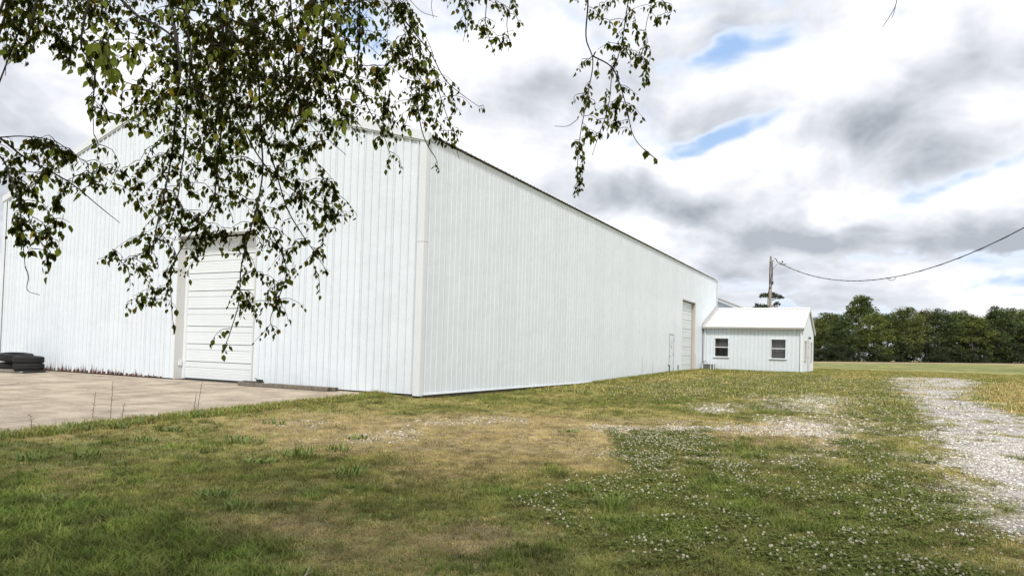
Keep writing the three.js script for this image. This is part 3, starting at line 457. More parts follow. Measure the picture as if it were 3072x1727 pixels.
// ---- tyres on a plank by the gable
{
  const rubber = mat(.013, .013, .014, .85, { bumpMap: soilBump, bumpScale: .004 });
  const lathe = (R, w) => { const pts = [], hw = w / 2, ri = R * .58; for (const [r, y] of [[ri, -hw * .72], [ri + .02, -hw * .95], [R * .8, -hw * 1.02], [R * .93, -hw * .93], [R * .985, -hw * .72], [R, -hw * .4], [R * .992, -hw * .36], [R * .992, -hw * .30], [R, -hw * .26], [R, hw * .26], [R * .992, hw * .30], [R * .992, hw * .36], [R, hw * .4], [R * .985, hw * .72], [R * .93, hw * .93], [R * .8, hw * 1.02], [ri + .02, hw * .95], [ri, hw * .72], [ri + .03, 0], [ri, -hw * .72]]) pts.push(new THREE.Vector2(r, y)); return new THREE.LatheGeometry(pts, 48); };
  const tread = (R, w) => { const g = new G(); for (let k = 0; k < 60; k++) { const a = k / 60 * 6.2832, b = a + .06, hw = w / 2; const P = (t, r, y) => [Math.cos(t) * r, y, Math.sin(t) * r]; for (const s of [1, -1]) g.quad(P(a, R + .006, s * hw * .38), P(b, R + .006, s * hw * .38), P(b + .02, R * .985 + .004, s * hw * .74), P(a + .02, R * .985 + .004, s * hw * .74)); } return g.build(); };
  const put = (label, x, y, z, R, w, tx, tz) => { const o = thing('tyre', label, 'tyre', site(x, y, z), -YAW, 'old tyres stacked by the gable'); o.rotation.set(tx, -YAW, tz); part('casing', lathe(R, w), rubber, o); part('tread', tread(R, w), rubber, o); };
  const gy = slabTop(.9), foot = (px, py, R) => { const [x, y] = ray(px, py), d = (gy - EYE) / y, k = 1 + R / (d * Math.hypot(x, 1)); return toSite(x * d * k, -d * k); };
  const [fx, fz] = foot(70, 938, .42), [bx, bz] = foot(38, 934, .5);
  put('black tyre at the foot of the shorter stack against the rusty gable', fx, gy + .14 + .05, fz, .42, .21, 0, .01);
  put('scuffed black tyre lying on top of the shorter stack', fx - .02, gy + .14 + .27, fz, .42, .21, .02, -.03);
  put('black tyre at the foot of the wider rear stack', bx - .10, gy + .12 + .05, bz, .45, .22, 0, .0);
  put('wide black tyre tilted on top of the rear stack', bx + .05, gy + .12 + .33, bz + .02, .47, .26, .03, -.06);
  const pl = thing('plank', 'weathered grey plank lying under the stacked tyres', 'plank', site(fx - .45, gy, fz + .22), -YAW + .02); part('board', new G().box(-.95, .0, -.12, .55, .045, .12, .008).build(), mat(.30, .26, .22, .9, { map: soilTex }), pl); part('nail_strip', new G().box(-.9, .045, .08, .5, .05, .1).build(), M.metal, pl);
  const blk = thing('support_block', 'dark wooden block propping the shorter tyre stack', 'block', site(fx + .1, gy, fz), -YAW); part('block_body', new G().box(-.3, 0, -.3, .3, .08, .32, .01).build(), M.dark, blk); part('pale_chip', new G().box(.0, .02, .322, .2, .04, .325).build(), M.gutter, blk);
}
// ---- old timbers lying along the gable
{
  const wood = tex(512, (u, v) => { const g = fbm(u * 3, v * 48, 4, .6, 3), c = fbm(u * 8, v * 8, 4, .55, 8), w = .62 + g * .45 + c * .3; return [w, w * .98, w * .93]; }, false, 1);
  const wm = mat(.27, .245, .205, .9, { map: wood, bumpMap: wood, bumpScale: .006 }), cut = mat(.12, .10, .08, .95, { map: wood });
  const p0 = [-5.45, .20], p1 = [-2.36, .20]; const [lx0] = p0;
  const beam = (label, x0, x1, z, h, w, turn) => { const o = thing('timber', label, 'timber', site(x0, slabTop(z) + .001, z), -YAW + turn); const L = x1 - x0; part('beam', new G().box(0, .0, -w / 2, L, h, w / 2, .012).build(), wm, o); part('end_grain', new G().box(L, .012, -w / 2 + .012, L + .004, h - .012, w / 2 - .012).build(), cut, o); };
  beam('long grey weathered timber lying in front along the foot of the gable', -5.48, -2.40, .38, .095, .13, .012);
  beam('darker timber lying between the long grey beam and the gable wall', -4.6, -2.30, .21, .09, .12, .004);
  const s = thing('wood_offcut', 'short flat wood offcut resting on the end of the long timber', 'board', site(-5.38, slabTop(.3) + .097, .33), -YAW + .02); part('board', new G().box(0, 0, -.05, .68, .035, .05, .006).build(), mat(.27, .25, .23, .9, { map: wood }), s); part('end_grain', new G().box(.68, .005, -.045, .683, .03, .045).build(), cut, s);
  const b = thing('metal_bracket', 'bent dark bracket lying on the wood offcut', 'bracket', site(-4.85, slabTop(.3) + .132, .34), -YAW - .2); part('arm', tube(spline([V(-.16, .075, 0), V(-.05, .05, .01), V(.04, .02, 0)], 8), .012, 6), M.dark, b); part('foot', new G().box(-.02, 0, -.05, .16, .05, .04, .008).build(), M.dark, b);
}
// ---- utility poles and cable
{
  const pw = tex(256, (u, v) => { const w = .6 + fbm(u * 20, v * 2, 4, .6, 2) * .6; return [w, w * .97, w * .94]; }, false, 1); pw.repeat.set(1, .25);
  const pm = mat(.5, .46, .42, .9, { map: pw }), D = 65, top = at(1940, 645, D), gy = ground(top.x, top.z);
  const pole = (P, H, label) => {
    const o = thing('utility_pole', label, 'utility pole', V(P.x, ground(P.x, P.z), P.z), 0, 'wooden utility poles'); part('mast', tube([V(-.06, -.4, 0), V(-.03, H * .4, 0), V(0, H * .75, 0), V(0, H, 0)], t => mix(.17, .115, t), 12), pm, o);
    part('insulator', new THREE.LatheGeometry([[.0, 0], [.09, 0], [.07, .05], [.10, .1], [.07, .15], [.11, .2], [.05, .27], [0, .28]].map(p => new THREE.Vector2(...p)), 12).translate(0, H, 0), M.metal, o);
    part('strap', tube([V(0, H - .35, 0), V(0, H - .3, 0)], .13, 12), M.metal, o); return o;
  };
  const H = top.y - gy - .2, o = pole(V(top.x, 0, top.z), H, 'grey wooden utility pole with a lamp arm rising behind the annex roof');
  part('lamp_arm', tube(spline([V(.12, H - 1.1, .05), V(.35, H - .8, .05), V(.62, H - .52, .05), V(.95, H - .5, .05)], 16), .028, 6), M.metal, o); const lamp = part('lamp_head', new G().box(.9, H - .56, -.06, 1.4, H - .47, .16, .02).build(), M.metal, o); part('photocell', new THREE.CylinderGeometry(.06, .07, .14, 10).translate(1.08, H - .28, .05), M.dark, o); part('photocell_stem', tube([V(1.08, H - .48, .05), V(1.08, H - .33, .05)], .015, 6), M.metal, o);
  for (const s of [[[.06, H - .4, .12], [.10, H - 1.5, .13], [-.08, H - 2.3, .13], [.02, H - 2.9, .13]], [[.12, H - .3, .08], [.14, H - 1.3, .08], [.18, H - 2.2, .06], [.04, H - 2.7, .12], [-.12, H - 2.2, .1], [-.10, H - 1.2, .08], [-.08, H - .3, .1]], [[-.1, H - 2.4, .1], [-.22, H - 3.3, .12], [-.34, H - 4.8, .12], [-.6, H - 6.0, .12], [-.95, H - 7.0, .12]]]) part('service_wire', tube(spline(s.map(a => V(...a)), 24), .03, 5), M.dark, o);
  part('weatherhead', new G().box(-.16, H - 2.75, .1, .02, H - 2.45, .24, .02).build(), M.metal, o); part('clevis', new G().box(.06, H - .25, -.05, .28, H - .15, .05, .015).build(), M.metal, o); part('meter_can', new G().box(.06, H - 2.45, .08, .22, H - 2.2, .2, .02).build(), M.dark, o);
  const d1 = 30, x1 = top.x + .0931 * (D - d1) , P1 = V(x1, 0, -d1), yOf = d => 6.86 + .0122 * (d - 47.5) ** 2;
  pole(P1, yOf(d1) + .25 - ground(P1.x, P1.z), 'grey wooden utility pole beside the drive carrying the near cable end');
  const pts = []; for (let d = D - .12; d >= d1 + .1; d -= .5) pts.push(V(top.x + .28 * (d > D - 1) + .0931 * (D - d), yOf(d), -d));
  const cable = thing('power_cable', 'black cable sagging between the utility poles above the field', 'cable', V(0, 0, 0)); part('conductor', tube(pts, .028, 6), M.dark, cable); part('messenger', tube(pts.map((p, i) => V(p.x + .02, p.y + .03 * Math.cos(i * 1.9), p.z + .03 * Math.sin(i * 1.9))), .016, 5), M.dark, cable);
  const c = at(2230, 702, 47.3), cx = top.x + .0931 * (D - 47.3), cy = yOf(47.3); part('splice_loop', tube(spline([V(cx - .35, cy + .02, -47.2), V(cx - .15, cy - .16, -47.2), V(cx + .15, cy - .18, -47.2), V(cx + .35, cy + .03, -47.2)], 12), .018, 5), M.dark, cable);
}

// ---------------------------------------------------------------- trees across the field
const leafMat = new THREE.MeshPhysicalMaterial({ color: 0xffffff, vertexColors: true, roughness: .8, transmission: .3, thickness: 0, specularIntensity: .4, side: THREE.DoubleSide });
const barkMat = mat(.11, .09, .075, .95, { map: soilTex });
function crownGeo(seed, height, spread, tone, opts = {}) {   // many small leaf faces in uneven clumps
  const r = rng(seed), g = new G(), clumps = [], n = opts.clumps ?? 52, foot = opts.foot ?? .1;
  for (let k = 0; k < n; k++) { const t = foot + (1 - foot) * Math.pow(r(), .85), w = spread * Math.pow(Math.sin(Math.PI * clamp(.16 + t * .80)), .7) * (.35 + .75 * r()), a = r() * 6.2832; clumps.push([Math.cos(a) * w, t * height * (.93 + .1 * r()), Math.sin(a) * w, spread * (.14 + .20 * r())]); }
  for (const [x, y, z, R] of clumps) {
    const lum = .75 + .5 * r();
    for (let k = 0; k < (opts.leaves ?? 105); k++) {
      const a = r() * 6.2832, c = 2 * r() - 1, s = Math.sqrt(1 - c * c), q = R * (.45 + .65 * Math.pow(r(), .6)), p = [x + Math.cos(a) * s * q * 1.15, y + c * q * .75, z + Math.sin(a) * s * q * 1.15], e = (opts.leaf ?? .20) * (.55 + .9 * r());
      const d = () => (r() - .5) * 2 * e; const h = lum * (.75 + .5 * r()), col = [tone[0] * h * (1 + .3 * (r() - .5)), tone[1] * h, tone[2] * h];
      g.tri([p[0] + d(), p[1] + d() * .7, p[2] + d()], [p[0] + d(), p[1] + d() * .7, p[2] + d()], [p[0] + d(), p[1] + d() * .7, p[2] + d()], null, null, null, col);
    }
  }
  return { geo: g.build(), clumps };
}
function limbsGeo(seed, height, clumps) { const r = rng(seed), out = [tube(spline([V(0, -.5, 0), V(.1, height * .3, .05), V(-.1, height * .6, 0), V(.05, height * .9, .1)], 10), t => mix(height * .018, .03, t), 7)]; for (let k = 0; k < 14; k++) { const c = clumps[Math.floor(r() * clumps.length)], y0 = c[1] * (.45 + .2 * r()); out.push(tube(spline([V(0, y0, 0), V(c[0] * .5, mix(y0, c[1], .35), c[2] * .5), V(c[0], c[1], c[2])], 6), t => mix(.07, .015, t), 5)); } return mergeGeometries(out); }
const TONES = [[.10, .135, .03], [.135, .16, .036], [.08, .115, .036], [.15, .18, .04], [.13, .12, .042]];
const kinds = [0, 1, 2, 3, 4, 5].map(k => { const c = crownGeo(300 + k, 12, [3.7, 4.3, 3.5, 4.0, 4.5, 3.4][k], TONES[k % 5], { foot: k === 5 ? .2 : .02, clumps: 110, leaves: 120, leaf: .24 }); return { crown: c.geo, limbs: limbsGeo(340 + k, 12, c.clumps) }; });
const TREES = [[2058, 800, 165, 0], [2085, 787, 158, 1], [2120, 792, 150, 2], [2163, 743, 163, 5], [2200, 790, 150, 3], [2236, 789, 160, 0], [2285, 774, 152, 1], [2330, 782, 160, 4], [2372, 778, 151, 2], [2415, 783, 158, 0], [2448, 797, 150, 3], [2478, 803, 160, 4], [2515, 772, 150, 2], [2548, 776, 157, 1], [2585, 778, 151, 5], [2630, 785, 155, 4], [2680, 780, 152, 0], [2740, 782, 156, 2], [2020, 810, 168, 4], [1970, 815, 172, 1], [2100, 810, 178, 3], [2260, 800, 178, 2], [2400, 795, 178, 5], [2500, 795, 178, 1]];
TREES.forEach(([px, py, d, k], i) => {
  const p = at(px, py, d), g0 = ground(p.x, p.z), h = p.y - g0, tall = i === 3;
  const o = thing('field_tree', tall ? 'tallest broad leafy tree standing above the treeline across the field' : 'leafy dark tree in the treeline across the field', 'tree', V(p.x, g0, p.z), i * 1.7, tall ? undefined : 'trees in the far treeline');
  o.scale.set(1.05 * Math.pow(h / 12, .5), h / 12.2, 1.05 * Math.pow(h / 12, .5)); part('crown', kinds[k].crown, leafMat, o); part('trunk', kinds[k].limbs, barkMat, o);
});
{
  const b = [0, 1].map(k => crownGeo(390 + k, 3.4, 2.6, [.04, .055, .02], { clumps: 26, foot: .0, leaves: 90 }).geo), r = rng(55), stems = tube([V(0, -.3, 0), V(.05, 1.2, 0), V(0, 2.4, .1)], t => mix(.06, .02, t), 5);
  for (let i = 0; i < 22; i++) { const px = 2040 + i * 32 + r() * 10, d = 146 + r() * 5, [x] = ray(px, 910), X = x * d, Z = -d, o = thing('hedge_shrub', 'low dark shrub growing at the foot of the far treeline', 'shrub', V(X, ground(X, Z) - .1, Z), r() * 6, 'shrubs under the far treeline'); o.scale.set(1.1 + r() * .3, .75 + r() * .5, 1.1); part('crown', b[i % 2], leafMat, o); part('stem', stems, barkMat, o); }
}
// ragged pine behind the pole
{
  const d = 82, P = at(1938, 735, d), g0 = ground(P.x, P.z), o = thing('pine_tree', 'ragged dark pine with flat tiers behind the utility pole', 'tree', V(P.x, g0, P.z)), H = P.y - g0, r = rng(91), g = new G(), limbs = [tube([V(0, -.3, 0), V(.05, H * .5, 0), V(0, H * .97, 0)], t => mix(.16, .03, t), 7)];
  const pad = (x, y, z, rx, ry, n) => { for (let k = 0; k < n; k++) { const a = r() * 6.28, q = Math.sqrt(r()), p = [x + Math.cos(a) * q * rx, y + (r() - .5) * 2 * ry * (1 - q * .4) - q * q * ry * .8, z + Math.sin(a) * q * rx * .7], e = .10; const s = () => (r() - .5) * 2 * e, h = .7 + .6 * r(); g.tri([p[0] + s(), p[1] + s(), p[2] + s()], [p[0] + s(), p[1] + s() * 2, p[2] + s()], [p[0] + s(), p[1] + s(), p[2] + s()], null, null, null, [.045 * h, .055 * h, .022 * h]); } limbs.push(tube(spline([V(0, y - .5, 0), V(x * .5, y - .2, z * .5), V(x, y, z)], 6), t => mix(.06, .02, t), 5)); };
  pad(-.55, H - .32, 0, .75, .24, 420); pad(.65, H - .38, .1, .8, .26, 420); pad(1.35, H - .55, .1, .35, .12, 90); pad(.1, H - .1, 0, .5, .16, 160);
  pad(.85, H - 1.3, 0, .42, .22, 200); pad(-.9, H - 1.65, .1, .8, .28, 420); pad(-1.55, H - 1.45, 0, .22, .22, 90); pad(-1.7, H - 1.85, 0, .4, .1, 100); pad(.5, H - 1.9, 0, .9, .35, 380); pad(-.2, H - 2.6, .1, 1.4, .5, 700); pad(.4, H - 3.4, 0, 1.8, .6, 800); pad(-.5, H - 4.4, 0, 2, .6, 700);
  part('crown', g.build(), leafMat, o); part('trunk', mergeGeometries(limbs), barkMat, o);
}

// ---------------------------------------------------------------- the birch overhead
{
  const T = V(-3.4, 0, 2.9); T.y = ground(T.x, T.z);
  const birch = thing('birch_tree', 'birch with long drooping leafy branches hanging in front of the warehouse', 'tree', T); const rel = v => v.clone().sub(T);
  const bark = mat(.055, .045, .038, .9, { map: soilTex }), twigMat = mat(.045, .035, .03, .9);
  const fork = V(-2.9, 3.5, 2.0);
  part('trunk', tube(spline([V(T.x, T.y - .4, T.z), V(T.x + .05, 1, T.z - .1), V(T.x + .25, 2.4, T.z - .5), fork], 14).map(rel), t => mix(.21, .15, t), 14), bark, birch);
  const limbDefs = [[[-4.2, 5.0, -.5], [-5.0, 5.3, -2.6], [-5.2, 4.7, -4.2]], [[-2.6, 5.2, -.5], [-2.5, 5.4, -2.8], [-2.2, 5.0, -5.2]], [[-1.5, 5.2, 0], [.0, 5.6, -2.4], [.9, 5.3, -5.0]], [[-.8, 5.4, .8], [2.2, 6.2, -1.0], [4.4, 5.6, -4.2]], [[-3.2, 6, 2.2], [-2.6, 8.5, 1.8], [-2.2, 11, 1.2]], [[-1.6, 5.6, 2.8], [.8, 7.5, 3.4], [2.6, 8.8, 3.4]], [[-4.6, 5.8, 3.2], [-6.0, 7.4, 3.4], [-7.0, 8.6, 2.6]], [[-4.4, 5.6, .6], [-5.8, 7.0, -1.2], [-6.8, 7.6, -3.2]]];
  const limbNodes = [];
  for (const d of limbDefs) { const p = spline([fork, ...d.map(a => V(...a))], 26); limbNodes.push(...p.slice(6)); part('limb', tube(p.map(rel), t => mix(.10, .028, t), 9), bark, birch); }
  // hanging branches: outlines followed in the photo, each at its own distance
  const BR = [
    [[[470, -70], [430, 5], [438, 72], [452, 172], [446, 230], [438, 323], [431, 388], [413, 485], [395, 560], [380, 640]], 3.5, .012],
    [[[250, -60], [341, 36], [390, 62], [434, 97], [447, 160]], 3.35, .011],
    [[[400, -70], [438, 14], [503, 29], [628, 65], [718, 104], [800, 150], [860, 215]], 4.0, .009],
    [[[235, -60], [223, 0], [203, 115], [237, 154], [305, 201], [345, 215]], 3.1, .007],
    [[[237, 154], [236, 215], [232, 270], [235, 338]], 3.15, .004],
    [[[-90, 290], [0, 348], [54, 391], [126, 431], [190, 470], [250, 520], [300, 560]], 3.6, .008],
    [[[-90, 350], [0, 395], [25, 450], [42, 490], [52, 560], [57, 620], [62, 670]], 3.6, .007],
    [[[-60, 350], [0, 345], [65, 343], [144, 359], [195, 395], [250, 430]], 3.8, .005],
    [[[460, -60], [470, 60], [480, 150], [470, 250], [465, 350], [455, 430], [440, 520], [400, 600], [330, 650], [270, 650]], 4.0, .008],
    [[[560, -60], [570, 60], [560, 170], [590, 260], [620, 340], [670, 420], [740, 480], [800, 520], [850, 540], [885, 545]], 4.3, .009],
    [[[620, -60], [640, 80], [650, 200], [655, 320], [660, 430], [645, 520], [620, 610], [605, 680], [600, 760], [580, 830], [560, 885]], 4.2, .009],
    [[[560, 60], [560, 200], [555, 330], [545, 430], [530, 520], [470, 600], [430, 680], [430, 760], [435, 820]], 4.4, .008],
    [[[655, 320], [690, 420], [720, 520], [760, 590], [795, 640], [822, 682]], 4.3, .006],
    [[[645, 520], [690, 600], [720, 680], [700, 750], [680, 800], [690, 838]], 4.4, .005],
    [[[720, -60], [735, 60], [725, 170], [740, 280], [770, 360], [800, 420]], 4.5, .008],
    [[[815, -60], [818, 0], [810, 98], [806, 244], [812, 330], [870, 390]], 4.0, .008],
    [[[900, -60], [905, 80], [900, 190], [925, 270], [960, 330], [985, 400]], 4.2, .008],
    [[[970, -60], [990, 0], [1030, 98], [1046, 220], [1058, 315], [1075, 365], [1097, 400], [1100, 425]], 4.4, .007],
    [[[960, -40], [1010, 40], [1080, 130], [1120, 200], [1165, 240], [1205, 268]], 4.5, .006],
    [[[1030, 98], [1085, 170], [1110, 250], [1130, 310], [1155, 400]], 4.5, .0035],
    [[[1140, -60], [1156, 0], [1172, 63], [1165, 105]], 4.6, .004],
    [[[1230, -60], [1225, 0], [1222, 60], [1235, 110], [1245, 140]], 4.6, .005],
    [[[1290, -60], [1285, 0], [1275, 60], [1282, 110], [1278, 130]], 4.6, .004],
    [[[1470, -60], [1479, 0], [1475, 98], [1491, 146], [1479, 236], [1459, 346], [1452, 433], [1452, 480]], 4.2, .006],
    [[[1491, 140], [1542, 173], [1573, 256], [1593, 339], [1625, 380], [1650, 400]], 4.2, .0045],
    [[[1590, -60], [1581, 0], [1562, 118], [1540, 190], [1530, 270], [1505, 345], [1490, 390]], 4.25, .005],
    [[[1640, -60], [1640, 0], [1625, 70], [1630, 105]], 4.3, .003],
    [[[1580, -20], [1665, 0], [1680, 30]], 4.3, .003],
    [[[100, -60], [85, 20], [70, 90], [50, 140], [25, 150]], 3.4, .006],
    [[[180, -60], [165, 30], [150, 110], [160, 165]], 3.7, .005],
    [[[30, -60], [10, 40], [15, 120], [12, 190]], 3.6, .004],
    [[[62, 670], [70, 700], [66, 725], [98, 742]], 3.6, .0028, 'bare'],
    [[[2275, -80], [2262, -30], [2255, 10], [2240, 40], [2221, 68]], 4.4, .0035, 'bare'], [[[2255, 10], [2250, 32], [2244, 45]], 4.4, .002, 'bare'],
    [[[1000, -40], [1040, 10], [1062, 30], [1100, 42]], 4.4, .0022, 'bare'], [[[1100, -40], [1085, 10], [1090, 45]], 4.4, .002, 'bare'], [[[1453, 300], [1430, 316], [1396, 317]], 4.3, .002, 'bare'],
  ];
  const r = rng(4242), nodes = [], paths = [];
  BR.forEach(([px, depth, R, bare], bi) => {
    const wob = px.map((p, i) => at(p[0], p[1], depth + .12 * Math.sin(i * 1.3 + bi)));
    let pts = spline(wob, px.length * 6);
    if (px[0][1] < -10 || px[0][0] < -20) {             // joins the nearest limb above
      const s = pts[0]; let best = null, bd = 1e9; for (const n of limbNodes) { const q = n.distanceTo(s) + (n.y < s.y + .2 ? 3 : 0); if (q < bd) { bd = q; best = n; } }
      const mid = best.clone().lerp(s, .5).add(V(0, .25, 0)); pts = [...spline([best, mid, s], 10).slice(0, -1), ...pts]; pts.own = pts.length;
    }
    part('branch', tube(pts.map(rel), t => mix(R, Math.max(.0016, R * .22), t), 6), bare ? twigMat : bark, birch);
    if (!bare) for (const p of pts) nodes.push(p);
  });
  // twigs: fill the leafy zones from the nearest branch
  const inside = (q, x, y) => { let c = false; for (let i = 0, j = q.length - 1; i < q.length; j = i++) if ((q[i][1] > y) !== (q[j][1] > y) && x < (q[j][0] - q[i][0]) * (y - q[i][1]) / (q[j][1] - q[i][1]) + q[i][0]) c = !c; return c; };
  const ZONES = [
    [[[215, -20], [1010, -20], [1075, 80], [1110, 190], [1060, 320], [980, 370], [900, 350], [840, 370], [760, 400], [700, 360], [560, 420], [410, 340], [330, 330], [310, 230], [350, 130], [260, 110], [215, 50]], 840, 3.0, 4.8],
    [[[470, 40], [700, 40], [820, 120], [820, 260], [640, 330], [470, 300]], 400, 3.6, 4.8],
    [[[400, 330], [560, 330], [800, 360], [850, 470], [890, 545], [840, 570], [780, 560], [700, 540], [620, 630], [500, 600], [400, 560], [320, 520], [290, 470], [330, 400]], 250, 3.4, 4.6],
    [[[0, -20], [230, -20], [255, 60], [205, 120], [190, 190], [120, 130], [60, 160], [0, 130]], 140, 3.2, 4.0],
    [[[-20, 330], [120, 345], [200, 400], [330, 410], [350, 470], [250, 500], [180, 540], [150, 620], [110, 640], [60, 560], [20, 470], [-20, 440]], 120, 3.3, 4.0],
    [[[10, 560], [120, 560], [150, 610], [150, 650], [110, 690], [60, 640], [20, 620]], 26, 3.4, 3.8],
    [[[250, 640], [330, 570], [480, 570], [520, 640], [480, 700], [440, 800], [400, 780], [330, 770], [300, 720]], 66, 3.8, 4.6],
    [[[520, 600], [600, 560], [700, 560], [820, 560], [835, 670], [800, 700], [740, 720], [690, 835], [640, 830], [560, 780], [560, 720], [600, 660]], 88, 3.9, 4.7],
    [[[1110, -20], [1320, -20], [1315, 50], [1285, 110], [1240, 130], [1170, 110], [1130, 40]], 40, 4.3, 4.9],
    [[[1430, -20], [1690, -20], [1685, 60], [1630, 60], [1600, 120], [1530, 100], [1480, 50]], 34, 4.0, 4.5],
    [[[1500, 100], [1640, 100], [1640, 220], [1620, 330], [1560, 330], [1500, 390], [1470, 330], [1510, 240]], 62, 4.0, 4.5],
    [[[1440, 150], [1480, 150], [1480, 250], [1450, 330], [1435, 280]], 9, 4.1, 4.4], [[[1445, 350], [1475, 350], [1470, 470], [1445, 475]], 14, 4.1, 4.4],
    [[[1060, 200], [1140, 190], [1205, 265], [1170, 300], [1140, 400], [1100, 400], [1060, 330]], 34, 4.3, 4.8], [[[215, 120], [280, 130], [300, 230], [300, 300], [220, 330], [215, 250]], 30, 3.0, 3.5],
    [[[230, 30], [330, 90], [340, 180], [350, 290], [300, 290], [240, 130]], 14, 2.1, 2.5], [[[740, 10], [880, 30], [900, 120], [840, 140], [760, 80]], 12, 2.3, 2.7]];
  const targets = [];
  for (const [q, n, d0, d1] of ZONES) { const xs = q.map(p => p[0]), ys = q.map(p => p[1]); let k = 0, guard = 0; while (k < n && guard++ < 9000) { const x = mix(Math.min(...xs), Math.max(...xs), r()), y = mix(Math.min(...ys), Math.max(...ys), r()); if (!inside(q, x, y)) continue; targets.push(at(x, y, mix(d0, d1, r()))); k++; } }
  const tips = [[440, 826, 4.4], [322, 782, 4.2], [560, 888, 4.2], [690, 838, 4.4], [830, 682, 4.3], [900, 545, 4.3], [245, 652, 4], [1215, 270, 4.5], [1655, 402, 4.2], [1450, 486, 4.2], [805, 738, 4.4], [765, 770, 4.4], [1690, 30, 4.3], [175, 560, 3.6], [120, 690, 3.6], [1010, 425, 4.3], [970, 420, 4.2], [1105, 425, 4.4], [515, 640, 4.2], [530, 858, 4.3], [640, 858, 4.3], [725, 810, 4.4]]; for (const t of tips) targets.push(at(...t));
  const near = p => { let b = 1e9; for (const n of nodes) b = Math.min(b, n.distanceToSquared(p)); return b; };
  const order = targets.map(p => [near(p), p]).sort((a, b) => a[0] - b[0]).map(a => a[1]);
  const twigs = [], leaves = [];
  for (const p of order) {
    let best = null, bd = 1e9; for (const n of nodes) { const q = n.distanceTo(p) + 1.3 * Math.max(0, p.y + .05 - n.y) + .25 * Math.abs(n.z - p.z); if (q < bd && q > .03) { bd = q; best = n; } }
    const L = best.distanceTo(p), mid = best.clone().lerp(p, .45).add(V((r() - .5) * .05, L * .16, (r() - .5) * .05)), pts = spline([best, mid, p], Math.max(4, Math.ceil(L / .05)));
    twigs.push(tube(pts.map(rel), t => mix(.0024, .0011, t), 4)); for (let i = 2; i < pts.length; i += 2) nodes.push(pts[i]);
    const n = Math.max(6, Math.min(16, Math.round(L / .020)));
    for (let k = 0; k < n; k++) { const t = 1 - k * .023 / Math.max(L, .12) * (.8 + .4 * r()); if (t < .05) break; const f = t * (pts.length - 1), i = Math.min(pts.length - 2, Math.floor(f)); leaves.push([pts[i].clone().lerp(pts[i + 1], f - i), (k % 2 ? 1 : -1), pts[i + 1].clone().sub(pts[i]).normalize()]); }
  }
  const tw = part('twigs', mergeGeometries(twigs), twigMat, birch); tw.userData.kind = 'stuff';
  // leaves: pointed ovals folded along the midrib
  const leafShape = (fold, curl, wide) => { const out = [[0, 0], [.16, .30], [.34, .46], [.52, .44], [.72, .28], [.88, .11], [1, 0]], P = (t, w, s) => [s * w * wide * Math.cos(fold), -t + 0, w * wide * Math.sin(fold) + curl * t * t], g = new G(); for (let i = 0; i < 6; i++) for (const s of [1, -1]) { const a = P(out[i][0], 0, s), b = P(out[i][0], out[i][1], s), c = P(out[i + 1][0], out[i + 1][1], s), d = P(out[i + 1][0], 0, s); if (out[i][1] > 0) g.tri(a, b, c); if (out[i + 1][1] > 0 || i < 5) g.tri(a, c, d); } return g.build(); };
  const shapes = [leafShape(.3, .12, .70), leafShape(.6, -.15, .72), leafShape(.15, .25, .74), leafShape(.85, .05, .70)];
  const tones = [[.26, .305, .04], [.30, .335, .045], [.22, .285, .045], [.33, .34, .045], [.24, .26, .05], [.46, .33, .02], [.32, .2, .035]];
  const pick = () => { const q = r(); return q < .26 ? 0 : q < .5 ? 1 : q < .72 ? 2 : q < .85 ? 3 : q < .945 ? 4 : q < .985 ? 5 : 6; };
  const leafM = c => { const m = new THREE.MeshPhysicalMaterial({ roughness: .75, transmission: .5, thickness: 0, specularIntensity: .35, side: THREE.DoubleSide }); m.color.setRGB(...c); return m; };
  const toneMats = tones.map(leafM);
  const placed = leaves.map(([p, s, t]) => {
    const size = .022 + .027 * Math.pow(r(), 1.4), down = V((r() - .5) * 1.3 + s * .35, -1 - r() * .6, (r() - .5) * 1.3).normalize(), face = V(r() - .5, (r() - .5) * .6, r() - .5 + .2).normalize();
    const x = down.clone().cross(face).normalize(), z = x.clone().cross(down).normalize(); const m = new THREE.Matrix4().makeBasis(x.multiplyScalar(size), down.clone().multiplyScalar(-size), z.multiplyScalar(size)); m.setPosition(p.clone().addScaledVector(down, .008 + .006 * r()).sub(T));
    return { m, k: Math.floor(r() * 4), tone: pick(), big: size / -p.z };
  }).sort((a, b) => b.big - a.big);
  const rest = [];
  placed.forEach((l, i) => {
    if (i < 300) { const o = part('leaf', shapes[l.k], toneMats[l.tone], birch); o.matrixAutoUpdate = false; o.matrix.copy(l.m); o.matrix.decompose(o.position, o.quaternion, o.scale); o.matrixAutoUpdate = true; return; }
    const g = shapes[l.k].clone().applyMatrix4(l.m), n = g.attributes.position.count, c = new Float32Array(n * 3), h = .8 + .4 * r(); for (let q = 0; q < n; q++) for (let e = 0; e < 3; e++) c[q * 3 + e] = tones[l.tone][e] * h; g.setAttribute('color', new THREE.BufferAttribute(c, 3)); rest.push(g);
  });
  const fm = leafM([1, 1, 1]); fm.vertexColors = true; const fo = part('foliage', mergeGeometries(rest), fm, birch); fo.userData.kind = 'stuff';
  // catkins
  const cat = new THREE.LatheGeometry([[0, 0], [.0028, -.003], [.0036, -.012], [.0034, -.03], [.002, -.04], [0, -.042]].map(p => new THREE.Vector2(...p)), 6), cg = []; for (let k = 0; k < 90; k++) { const p = leaves[Math.floor(r() * leaves.length)][0]; cg.push(cat.clone().rotateX((r() - .5) * .4).rotateZ((r() - .5) * .4).translate(p.x - T.x, p.y - T.y, p.z - T.z)); } const co = part('catkins', mergeGeometries(cg), mat(.05, .035, .02, .9), birch); co.userData.kind = 'stuff';
